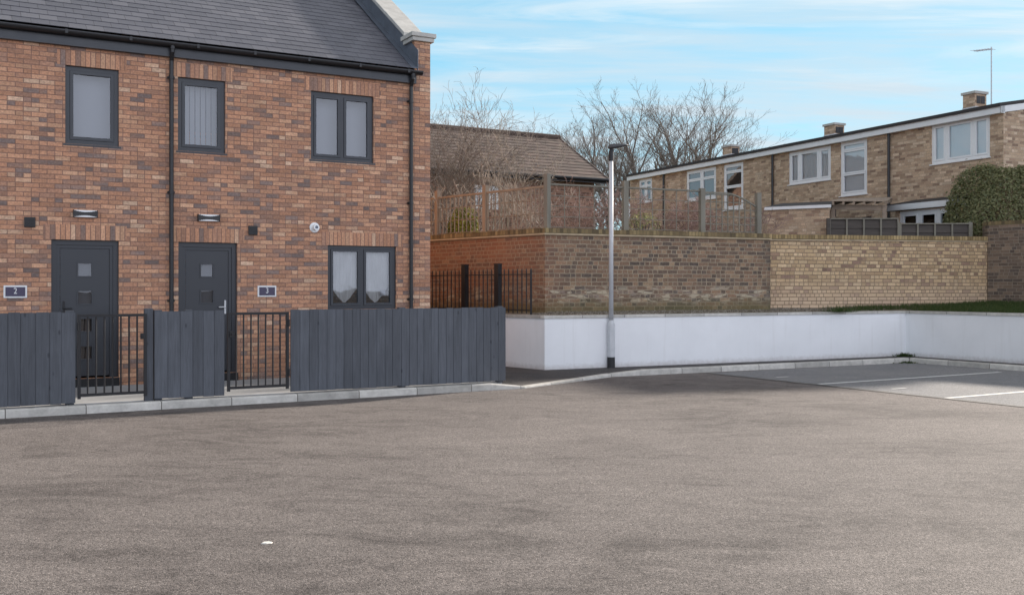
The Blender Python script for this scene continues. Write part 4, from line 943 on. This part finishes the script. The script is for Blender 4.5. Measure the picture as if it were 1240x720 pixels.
# ------------------------------------------------------------------ yellow brick terrace on the right
TO = Vector((12.4, 25.0)); TD = Vector((0.429, -0.903)).normalized()
T = F(TO.x, TO.y, math.atan2(TD.y, TD.x))
tb = [T.x(1078), T.x(937), T.x(805)]; tend = T.x(763)
TZ0, TZE = 1.2, 6.02
def trect(fr, xl, yl0, yl1, xr, yr0, yr1):
    a0, a1 = fr.hit(xl, yl0), fr.hit(xl, yl1); c0, c1 = fr.hit(xr, yr0), fr.hit(xr, yr1)
    return [a0[0], c0[0], (a1[1] + c1[1]) / 2, (a0[1] + c0[1]) / 2]
def terrace(x0, x1, label, wins, chim, last=False, first=False):
    fr = T.at(x0); L = x1 - x0; t = fr.thing('terraced_house', label, 'house', 'yellow brick terrace houses'); D = 7.0; TRP = 0.17
    rects = [(trect(fr, *w[0]), w) for w in wins]
    m = MB(x0 * -0.37); wall_holes(m, 0, L, TZ0, TZE, 0, [tuple(r) for r, _ in rects])
    tz = lambda y: TZE + TRP * y + 0.16
    m.face([(L, 0, TZ0), (L, D, TZ0), (L, D, tz(D) - .2), (L, 0, TZE)]); m.face([(0, D, TZ0), (0, 0, TZ0), (0, 0, TZE), (0, D, tz(D) - .2)]); m.face([(L, D, TZ0), (0, D, TZ0), (0, D, tz(D) - .2), (L, D, tz(D) - .2)])
    m.build('wall', TB, t)
    for r, w in rects:
        window(t, *r, 0.03, WHITEP, GLASS2 if len(w) > 3 else GLASS, w[1], w[2], 0.075, 0.05, blind=w[3] if len(w) > 3 else None, bmat=BLIND2, sill=0.07, bd=0.075)
        dk2 = MB(); dk2.box(r[0] - .2, r[1] + .2, 1.5, 1.55, r[2] - .3, r[3] + .2); dk2.build('interior', GLASSDARK, t)
    f = MB(); f.box(0, L, -0.16, -0.135, TZE - 0.03, TZE + 0.155); f.box(0, L, -0.135, -0.001, TZE - 0.03, TZE - 0.005); 
    if first: 
        P = [(L + .02, -0.16, TZE - .03), (L + .02, D, tz(D) - .17), (L + .02, D, tz(D) + .02), (L + .02, -0.16, TZE + .155)]
        f.face(P); f.face([(p[0] + .025, p[1], p[2]) for p in P]); f.face([P[0], P[3], (P[3][0] + .025, P[3][1], P[3][2]), (P[0][0] + .025, P[0][1], P[0][2])]); f.box(L, L + .045, -0.16, 0.0, TZE - .03, TZE + .155)
    f.build('fascia', FASCIA, t)
    r = MB(); e = 0.05 if first else 0
    slab(r, 0, L + e, -0.20, tz(-0.20) - 0.0, D, tz(D), 0.09); r.build('roof', ROOFFELT, t)
    for (xa, xb, yt, yb, yl) in chim:
        xm = xa + (xb - xa) * 0.52; xa_, zt = fr.hit(xa, yt, yl); xb_ = fr.hit(xm, yt, yl)[0]; w = xb_ - xa_; dp = 0.3
        while dp < 2.0 and 620 + FPX * fr.w(xb_, yl + dp)[0] / fr.w(xb_, yl + dp)[1] < xb: dp += 0.02
        c = MB(x0 * .31); c.box(xa_, xb_, yl, yl + dp, tz(yl) - .1, zt - 0.07); co = c.build('chimney', TB, t)
        s_ = MB(); s_.box(xa_ - .04, xb_ + .04, yl - .04, yl + dp + .04, zt - 0.069, zt); s_.build('cap', STONE, co)
        for q in (0.3, 0.68):
            h = MB(); h.box(xb_ + .002, xb_ + .012, yl + dp * q - .075, yl + dp * q + .075, zt - 0.34, zt - 0.13); h.build('flue_opening', BLACKM, co)
        l = MB(); l.box(xa_ - .012, xb_ + .012, yl - .012, yl + dp * .5, tz(yl) - .05, tz(yl) + .2); l.build('flashing', GALV, co)
        if first:
            ax, az = fr.hit(1200.5, 57, yl + 0.3); au = MB(); au.tube([(ax, yl + .3, az - 1.95), (ax, yl + .3, az)], 0.016, 6)
            e1 = fr.hit(1180, 62, yl + .3); au.tube([(ax + .03, yl + .3, az - 0.06), (e1[0], yl + .3, e1[1])], 0.013, 6)
            for k in range(7):
                q = k / 6; px_ = ax + (e1[0] - ax) * q; pz_ = az - .06 + (e1[1] - az + .06) * q; au.bar((px_, yl + .3 - .16, pz_), (px_, yl + .3 + .16, pz_), 0.010, 0.010)
            au.build('aerial', GALV, co)
    if not last:
        d = MB(); d.tube([(0.0, -0.06, TZ0), (0.0, -0.06, TZE + .05)], 0.04, 8); d.build('downpipe', BLACKP, t)
    return fr, t
U1, u1 = terrace(tb[0], 0.0, 'yellow brick terraced house with aerial on its chimney, nearest end', [((1127.6, 150.7, 199.5, 1198.7, 138.5, 189.5), [0.26, 0.72], [], plain_blind)], [(1166, 1194, 113, 130, 1.6)], first=True)
U2, u2 = terrace(tb[1], tb[0], 'yellow brick terraced house with tall stair window behind the flat roofed outbuilding', [((955, 185, 224, 1006, 176, 217), [0.26, 0.72], [], curtain), ((1017.5, 171.5, 237.5, 1050, 168, 234.5), [], [(0.40, None), (0.83, None)], plain_blind)], [(998, 1022, 151, 164, 1.6)])
U3, u3 = terrace(tb[2], tb[1], 'yellow brick terraced house behind the dipped trellis panel', [((876, 199, 255, 900, 196.5, 252), [], [(0.5, None), (0.82, None)], dark_pane_sheet), ((831, 208, 244, 867, 201, 240), [0.52], [(0.68, None)], dark_pane_sheet)], [(875, 895, 177, 190, 1.6)])
U4, u4 = terrace(tend, tb[2], 'farthest yellow brick terraced house at the low end of the roofline', [((773.5, 218, 246, 789.5, 215, 244), [0.5], [(0.7, None)], dark_pane_sheet)], [], last=True)
# ground floor extension of the nearest house
ex0, ez1 = U1.hit(1072.5, 250, -1.1); ex0b, ez0 = U1.hit(1072.5, 256, -1.1); 
m = MB(3.3); wr0 = U1.hit(1089, 254.5, -1.0); Lx = U1.x(1164, -1.05)
wrect = [wr0[0], Lx - 0.25, 2.4, ez0 - 0.03]
wall_holes(m, ex0 + 0.25, Lx, TZ0, ez0 - 0.01, -1.0, [tuple(wrect)], 0.08); m.face([(ex0 + .25, -1, TZ0), (ex0 + .25, -1, ez0), (ex0 + .25, -.001, ez0), (ex0 + .25, -.001, TZ0)]); m.face([(Lx, -1, TZ0), (Lx, -.001, TZ0), (Lx, -.001, ez0), (Lx, -1, ez0)])
eo = m.build('extension', TB, u1)
m = MB(); m.box(ex0, Lx + .1, -1.12, -1.09, ez0, ez1 + 0.02); m.box(ex0, ex0 + .03, -1.09, -0.002, ez0, ez1 + .02); m.box(ex0 + .03, Lx + .1, -1.09, -1.002, ez0, ez0 + .02); m.build('fascia', FASCIA, eo)
m = MB(); m.face([(ex0, -1.13, ez1 + .03), (Lx + .1, -1.13, ez1 + .03), (Lx + .1, -.002, ez1 + .22), (ex0, -.002, ez1 + .22)]); m.face([(ex0, -1.13, ez1 + .02), (ex0, -1.13, ez1 + .03), (ex0, -.002, ez1 + .22), (ex0, -.002, ez1 + .02)]); m.build('roof', ROOFFELT, eo)
window(u1, *wrect, -0.97, WHITEP, GLASS2, [0.36, 0.70], [], 0.09, 0.05, blind=None, sill=0.06)
m = MB(); m.box(wrect[0] - .1, wrect[1] + .1, -0.3, -0.25, 2.3, ez0); m.build('interior', GLASSDARK, u1)
# brick outbuilding in front of the second house
o0, o1 = Vector(pt(929, 25.4)), Vector(pt(1004, 24.6)); OF = seg_frame(o0, o1, 0); OL = (o1 - o0).length
ot = OF.thing('outbuilding', 'small flat roofed brick outbuilding with dark lead roof between trellis and dark fence', 'outbuilding'); otz = CAMH + 98.5 / FPX * 25
m = MB(); m.prism([(0, 0), (OL, 0), (0.5, 5.1), (-1.0, 5.1)], 1.2, otz - 0.03); m.build('wall', YB2 if False else TB, ot)
m = MB(); m.box(-0.06, OL + 0.06, -0.07, -0.04, otz - 0.075, otz); m.build('trim', FASCIA, ot)
m = MB(); m.face([(-0.06, -0.07, otz + .004), (OL + .06, -0.07, otz + .004), (0.56, 5.1, otz + .52), (-1.06, 5.1, otz + .52)]); m.face([(OL + .06, -0.07, otz + .002), (0.56, 5.1, otz + .0), (0.56, 5.1, otz + .52)]); m.face([(-.06, -0.07, otz), (-1.06, 5.1, otz + .52), (-1.06, 5.1, otz)]); m.build('roof', ROOFFELT, ot)
# timber lean-to canopy
c0, c1 = Vector(pt(1006, 25.6)), Vector(pt(1074, 25.2)); CF = seg_frame(c0, c1, 0); CL = (c1 - c0).length; cz = CAMH + 103 / FPX * 25.4
ct = CF.thing('canopy', 'timber lean-to canopy with pale rafter ends behind the dark fence', 'canopy')
m = MB(); m.bar((0, 0, cz - .10), (CL, 0, cz - .16), 0.05, 0.13); m.build('beam', SHEDW, ct)
for k in range(6):
    x = 0.05 + (CL - 0.1) * k / 5; m = MB(); m.bar((x, -0.25, cz - 0.03), (x + .3, 2.2, cz + 0.22), 0.05, 0.09); m.build('rafter', SHEDW, ct)
m = MB(); m.face([(0, -0.27, cz + 0.02), (CL, -0.27, cz - 0.02), (CL + .3, 2.3, cz + .28), (0.3, 2.3, cz + .28)]); m.face([(0, -0.27, cz + 0.045), (CL, -0.27, cz + .005), (CL + .3, 2.3, cz + .31), (0.3, 2.3, cz + .31)]); m.face([(0, -0.27, cz + 0.02), (CL, -0.27, cz - 0.02), (CL, -0.27, cz + 0.005), (0, -0.27, cz + 0.045)]); m.build('roof_sheet', SHEDW, ct)
for x in (0.06, CL - 0.06):
    m = MB(); m.box(x - .05, x + .05, -.05, .05, 1.2, cz - .1); m.build('post', SHEDW, ct)
m = MB(); m.face([(0.1, 1.4, 1.3), (CL - .3, 1.4, 1.3), (CL - .3, 1.4, cz - .25), (0.1, 1.4, cz - .45)]); m.face([(0.1, 1.42, 1.3), (CL - .3, 1.42, 1.3), (CL - .3, 1.42, cz - .25), (0.1, 1.42, cz - .45)]); m.build('back_panel', BROWNSHEET, ct)
# dark panel fence behind the yellow wall
f0, f1 = Vector(pt(1003, 24.3)), Vector(pt(1175, 24.1)); PF = seg_frame(f0, f1, 0); PL = (f1 - f0).length; fz = CAMH + 82.5 / FPX * 24.25
ft = PF.thing('panel_fence', 'dark weathered timber panel fence behind the yellow brick wall', 'fence')
np_ = 2
for k in range(np_):
    a, b = PL * k / np_, PL * (k + 1) / np_; z1 = fz - (0.0 if k == 0 else 0.13); m = MB(); n = 9
    for j in range(n):
        z = 1.3 + (z1 - 1.3) * j / n; h = (z1 - 1.3) / n
        m.face([(a + .03, -0.012, z), (b - .03, -0.012, z), (b - .03, 0.012, z + h + .01), (a + .03, 0.012, z + h + .01)]); m.face([(a + .03, -0.012, z), (b - .03, -0.012, z), (b - .03, 0.0, z - .004), (a + .03, 0.0, z - .004)])
    m.face([(a + .03, .02, 1.3), (b - .03, .02, 1.3), (b - .03, .02, z1), (a + .03, .02, z1)])
    m.build('panel', RUST, ft)
    m = MB(); nb = 5
    for j in range(nb): x = a + .03 + (b - a - .06) * j / (nb - 1); m.box(x - .02, x + .02, -0.035, -0.0125, 1.3, z1)
    m.box(a + .03, b - .03, -0.04, .03, z1 + .001, z1 + .03); m.build('batten', WOODG, ft)
for x in (0, PL / 2, PL):
    m = MB(); m.box(x - .04, x + .04, -.04, .04, 1.2, fz + .03 if x == 0 else fz - .08); m.build('post', WOODG if x else RUST, ft)

# ------------------------------------------------------------------ plants
def rand_perp(rg, d):
    v = Vector((rg.uniform(-1, 1), rg.uniform(-1, 1), rg.uniform(-1, 1))); v = v - d * v.dot(d)
    return v.normalized() if v.length > 1e-3 else d.orthogonal().normalized()
def grow(rg, mb_list, p, d, L, r, lev, maxlev, upb, spread, nchild, wob=0.12, minr=0.006):
    n = 6 if lev == 0 else 5 if lev < 3 else 3; pts = [p.copy()]; rad = [r]; q = p.copy(); dd = d.copy(); dirs = [dd.copy()]
    for i in range(n):
        dd = (dd + rand_perp(rg, dd) * wob + Vector((0, 0, upb * 0.15))).normalized(); q = q + dd * (L / n); pts.append(q.copy()); dirs.append(dd.copy())
        rad.append(max(minr * 0.7, r * (1 - 0.72 * (i + 1) / n)))
    mb_list[min(lev, len(mb_list) - 1)].tube(pts, rad, 7 if lev == 0 else 5 if lev == 1 else 3, caps=False)
    if lev >= maxlev: return
    k = nchild[min(lev, len(nchild) - 1)]
    for c in range(k):
        t = (0.28 if lev == 0 else 0.2) + (0.80 if lev else 0.7) * (c + rg.random() * 0.8) / k; t = min(t, 0.99); i = min(int(t * n), n - 1); f = t * n - i
        b = pts[i].lerp(pts[i + 1], f); bd = dirs[i + 1]; ang = R(rg.uniform(*spread)); nd = (bd * math.cos(ang) + rand_perp(rg, bd) * math.sin(ang)); nd = (nd + Vector((0, 0, upb * 0.5))).normalized()
        grow(rg, mb_list, b, nd, L * rg.uniform(0.42, 0.68) * (1.05 - 0.35 * t), max(minr, rad[i] * rg.uniform(0.5, 0.7)), lev + 1, maxlev, upb, spread, nchild, wob * 1.25, minr)
def bare_tree(label, px, Y, zb, ztop_px, seed, r=0.16, stems=1, maxlev=4, nchild=(9, 6, 5, 4), spread=(22, 46), upb=0.32, mat=None, lean=0.0, name='bare_tree', cat='tree', group='bare winter trees', minr=0.0080, wob=0.10, fan=0.3, wide=1.2):
    rg = random.Random(seed); x, y = pt(px, Y); t = F(x, y, 0, zb).thing(name, label, cat, group); Ht = CAMH + (HOR - ztop_px) / FPX * Y - zb
    tr_m, br = MB(), MB()
    for s in range(stems):
        a = rg.uniform(0, 6.28); d = Vector((math.cos(a) * fan * (stems > 1) + lean, math.sin(a) * fan * (stems > 1), 1)).normalized()
        grow(rg, [tr_m, br], Vector((rg.uniform(-.1, .1) * (stems > 1), rg.uniform(-.1, .1) * (stems > 1), -0.1)), d, Ht * rg.uniform(0.72, 0.95) if s else Ht * 0.93, r * (1 if s == 0 else 0.75), 0, maxlev, upb, spread, nchild, wob, minr)
    zmax = max(v[2] for v in br.v); k = Ht / zmax; kx_ = k * wide
    for q in (tr_m, br): q.v = [(a * kx_, b * kx_, c * k) for a, b, c in q.v]
    tr_m.build('trunk', BARK if mat is None else mat, t, smooth=True); br.build('crown', mat or TWIG, t); return t
GT = 'bare winter trees behind the gardens'
NC = (10, 6, 4, 3)
bare_tree('tall bare tree with straight stem directly behind the lamp post', 747, 52, 2.4, 104, 11, 0.22, nchild=(14, 6, 4, 3), group=GT, wide=1.25)
bare_tree('bare tree with many rising limbs, tallest of the grove', 806, 54, 2.4, 90, 12, 0.24, stems=3, nchild=NC, fan=0.22, group=GT)
bare_tree('bare multi-stemmed tree rising over the far terrace roof', 832, 56, 2.4, 98, 13, 0.22, stems=3, nchild=NC, fan=0.26, group=GT)
bare_tree('bare tree near the far chimney of the terrace', 850, 58, 2.4, 124, 14, 0.15, stems=2, nchild=NC, fan=0.2, group=GT, wide=1.0)
bare_tree('bare tree between bungalow roof and lamp post', 715, 50, 2.4, 132, 15, 0.11, stems=2, nchild=NC, fan=0.2, group=GT)
bare_tree('low bare tree peeping over the bungalow ridge end', 690, 47, 2.4, 146, 16, 0.10, stems=2, nchild=NC, fan=0.25, group=GT)
bare_tree('bare tree low between the bungalow and the far terrace', 775, 58, 2.4, 112, 17, 0.16, stems=2, nchild=NC, fan=0.2, group=GT)
GS = 'bare garden shrubs behind the trellis'
kw = dict(mat=TWIGP, name='bare_shrub', cat='shrub', group=GS, minr=0.005, wob=0.2, maxlev=3, upb=0.2)
bare_tree('tall bare shrub rising beside the new house gable', 531, 27, 2.3, 85, 21, 0.032, stems=11, nchild=(7, 4, 3), fan=0.25, **{**kw, 'mat': TWIG})
bare_tree('tall bare shrub with pale twigs above the bungalow roof', 556, 27, 2.3, 104, 22, 0.03, stems=10, nchild=(7, 4, 3), fan=0.28, **{**kw, 'mat': TWIG})
bare_tree('spreading bare shrub before the bungalow window', 586, 27.5, 2.3, 132, 23, 0.022, stems=4, nchild=(7, 4, 3), fan=0.38, **kw)
bare_tree('bare shrub with arching twigs crossing the bungalow roof', 612, 28, 2.3, 138, 24, 0.020, stems=3, nchild=(7, 4, 3), fan=0.45, **kw)
bare_tree('small bare sapling behind the tall corner trellis post', 672, 24, 2.35, 165, 25, 0.03, stems=2, nchild=(7, 3, 3), fan=0.25, **kw)
kw.update(mat=TWIGR)
for i, (px, Y, top, lab) in enumerate(((700, 22.5, 205, 'tangled bare bramble behind the first grey trellis bay'), (730, 23, 215, 'low tangled bramble just behind the lamp pole'),
        (782, 22.5, 226, 'reddish bare bramble right of the second grey trellis post'), (812, 23, 222, 'dense reddish bramble in the middle of the second trellis bay'), (838, 22.8, 230, 'small bramble beside the third grey trellis post'),
        (880, 23.5, 228, 'twiggy climber behind the dipped trellis panel'))):
    bare_tree(lab, px, Y, 2.35, top, 40 + i, 0.018, stems=7, nchild=(7, 4, 2), fan=0.75, **kw)
kw.update(mat=TWIGP)
for i, (px, Y, top, lab) in enumerate(((545, 22.9, 190, 'pale tangled climber on the farthest brown trellis bay'), (572, 22.6, 200, 'pale tangled climber behind the golden shrub'), (622, 21.6, 215, 'thin bare climber on the brown trellis next to the corner'))):
    bare_tree(lab, px, Y, 2.35, top, 60 + i, 0.013, stems=4, nchild=(4, 2, 2), fan=0.6, **kw)

def leaf_cloud(mb, rg, n, pos, size, asp=0.5, outward=None):
    for _ in range(n):
        p, nrm = pos(rg); a = (nrm + Vector((rg.gauss(0, .6), rg.gauss(0, .6), rg.gauss(0, .6)))).normalized(); u = rand_perp(rg, a); v = a.cross(u); s = size * rg.uniform(0.6, 1.3)
        mb.r = min(1, max(0, rg.gauss(0.45, 0.22)))
        mb.face([p - u * s, p + v * s * asp, p + u * s, p - v * s * asp], [(0, 0)] * 4)
def bush(label, cx, cy, zb, rx, ry, hz, n, size, mat, seed, name='bush', cat='bush', asp=0.5, power=2.6, rr=0.16):
    rg = random.Random(seed); t = F(cx, cy, 0, zb).thing(name, label, cat)
    lobes = [(rg.uniform(0, 6.28), rg.uniform(0, 1), rg.uniform(-rr, rr)) for _ in range(26)]
    def pos(r):
        a = r.uniform(0, 2 * math.pi); w = r.uniform(0.02, 1.0); 
        ph = math.acos(1 - 2 * w * 0.98)  
        nx, ny, nz = math.sin(ph) * math.cos(a), math.sin(ph) * math.sin(a), math.cos(ph)
        k = (abs(nx) ** power + abs(ny) ** power + abs(nz) ** power) ** (-1 / power)
        b = 1 + sum(l[2] * math.exp(-((math.cos(l[0]) * math.sqrt(1 - l[1] ** 2) - nx) ** 2 + (math.sin(l[0]) * math.sqrt(1 - l[1] ** 2) - ny) ** 2 + (l[1] - nz) ** 2) * 9) for l in lobes)
        dep = 1 - abs(r.gauss(0, 0.07)) if r.random() < 0.85 else r.uniform(0.55, 0.95)
        if r.random() < 0.03: dep = 1 + abs(r.gauss(0, 0.05))
        k *= b * dep
        return Vector((nx * k * rx, ny * k * ry, hz * 0.5 + nz * k * hz * 0.5)), Vector((nx, ny, nz))
    m = MB(); leaf_cloud(m, rg, n, pos, size, asp); m.build('foliage', mat, t)
    s = MB()
    for k in range(5):
        a = k * 1.3; s.tube([(0.05 * math.cos(a), .05 * math.sin(a), -0.1), (rx * .3 * math.cos(a), ry * .3 * math.sin(a), hz * .4), (rx * .55 * math.cos(a), ry * .55 * math.sin(a), hz * .75)], [0.04, 0.025, 0.01], 6)
    s.build('stem', BARK, t); return t
bx, bY = pt(1214, 24.75)
bush('large rounded dark green hedge bush above the dark brick wall', bx + 0.08, bY, 1.4, 1.50, 0.75, 3.31, 34000, 0.040, HEDGE, 3, name='hedge_bush', rr=0.10, power=2.15)
sx_, sy_ = pt(561, 22.3); bush('small golden green shrub behind the brown trellis', sx_, sy_, 2.3, 0.34, 0.34, 1.05, 2200, 0.04, YSHRUB, 4, name='golden_shrub', cat='shrub')
sx_, sy_ = pt(777, 21.9); bush('small grey green shrub behind the second grey trellis bay', sx_, sy_, 2.3, 0.32, 0.3, 0.95, 900, 0.03, HEDGE, 6, name='garden_shrub', cat='shrub', rr=0.3)

# grass and gravel on the bank
rg = random.Random(8)
gb = MB(); n = 0
while n < 26000:
    px = rg.uniform(990, 1330); Y = rg.uniform(18.8, 24.0); p = Vector(pt(px, Y))
    d = (WC - WA).normalized(); k = (p - WA).dot(Vector((-d.y, d.x))); kr = (p - WC).dot(KNp)
    yk = (p - YO).dot(Vector((-(YE - YO).y, (YE - YO).x)).normalized())
    if yk > -0.02 or (k < 0.28 and kr < 0.26): continue
    if px < 1040 and rg.random() > (px - 990) / 60: continue
    if px > 1196 and (p - D1).dot(Vector((-(D2 - D1).y, (D2 - D1).x))) > -0.02: continue
    z = bank_z(p); h = rg.uniform(0.03, 0.10); a = rg.uniform(0, 6.28); w = 0.006; dx, dy = math.cos(a) * w, math.sin(a) * w; lx, ly_ = rg.gauss(0, .03), rg.gauss(0, .03)
    gb.r = min(1, max(0, rg.gauss(0.45, .25))); gb.face([(p.x - dx, p.y - dy, z - .03), (p.x + dx, p.y + dy, z - .03), (p.x + lx, p.y + ly_, z + h)], [(0, 0)] * 3); n += 1
struct(gb.build('grass', GRASSM), 'stuff')
gv = MB(); n = 0
while n < 4200:
    px = rg.uniform(610, 1080); Y = rg.uniform(18.0, 22.8); p = Vector(pt(px, Y)); d = (WC - WA).normalized(); k = (p - WA).dot(Vector((-d.y, d.x)))
    e = OE - OC; kk = (p - OC).dot(Vector((-e.y, e.x)).normalized())
    if k < 0.27 or (kk > -0.02 and px < 932): continue
    if px >= 932 and (p - YO).dot(Vector((-(YE - YO).y, (YE - YO).x)).normalized()) > -0.02: continue
    if px > 1000 and rg.random() < (px - 1000) / 80: continue
    if px < 668 and (p - WA).dot(Vector((-WDIR.y, WDIR.x))) > -0.3 : continue
    z = bank_z(p); s = rg.uniform(0.012, 0.034); q = [p + Vector((math.cos(b) * s * rg.uniform(.7, 1.2), math.sin(b) * s * rg.uniform(.7, 1.2))) for b in (0, 1.3, 2.5, 3.8, 5)]
    gv.r = rg.random(); T_ = (p.x + rg.gauss(0, .004), p.y + rg.gauss(0, .004), z + s * 0.8)
    for i in range(5): gv.face([(*q[i], z - .01), (*q[(i + 1) % 5], z - .01), T_], [(0, 0)] * 3)
    n += 1
struct(gv.build('gravel', STONES), 'stuff')
def weed(label, x, y, z, n, h, seed, spread=0.15):
    r = random.Random(seed); t = MB()
    for _ in range(n):
        a = r.uniform(0, 6.28); rad = abs(r.gauss(0, spread)); w = 0.010; bx_, by_ = rad * math.cos(a) , rad * math.sin(a) * 0.5; hh = h * r.uniform(.4, 1.2) * math.exp(-rad * 2)
        b = r.uniform(0, 6.28); ox, oy = math.cos(b) * w, math.sin(b) * w; lx, ly_ = r.gauss(0, h * .5), r.gauss(0, h * .5)
        t.r = min(1, max(0, r.gauss(.4, .25))); t.face([(bx_ - ox, by_ - oy, -.01), (bx_ + ox, by_ + oy, -.01), (bx_ + lx + ox, by_ + ly_ + oy, hh * .7), (bx_ + lx * 1.5, by_ + ly_ * 1.5, hh)], [(0, 0)] * 4)
    o = t.build('weed', GRASSM); o.location = (x, y, z); tag(o, label, 'weed'); return o
wc_ = WC + Vector((-0.1, -0.2)); weed('small weed growing at the inner corner of the white wall', wc_.x, wc_.y, PATHZ - .01, 160, 0.09, 1)
kc_ = KC + Vector((-0.10, -0.12)); weed('weed tuft in the gutter at the kerb corner of the bays', kc_.x, kc_.y, 0.004, 220, 0.05, 2, 0.35)
wd = Vector(gp(1018, 376.5, 1.1)); weed('weed clump at the end of the gravel by the yellow wall', wd.x, wd.y, 1.09, 160, 0.10, 3, 0.2)

# ------------------------------------------------------------------ litter on the road
lx, ly_ = gp(323, 657); rg = random.Random(2)
m = MB(); pts = [(x * .85, y * .8) for x, y in [(-0.042, -0.025), (0.0, -0.035), (0.038, -0.022), (0.044, 0.012), (0.018, 0.034), (-0.026, 0.03)]]
top = [(x * .75, y * .7, 0.007 + rng.uniform(-.002, .002)) for x, y in pts]; bot = [(x, y, 0.001) for x, y in pts]
m.face(top); m.face(bot[::-1])
for k in range(6): j = (k + 1) % 6; m.face([bot[k], bot[j], top[j], top[k]])
o = m.build('stone_chip', ROCKW); o.location = (lx, ly_, 0); o.rotation_euler = (0, 0, R(10)); tag(o, 'small pale flat stone chip lying on the open tarmac', 'stone')
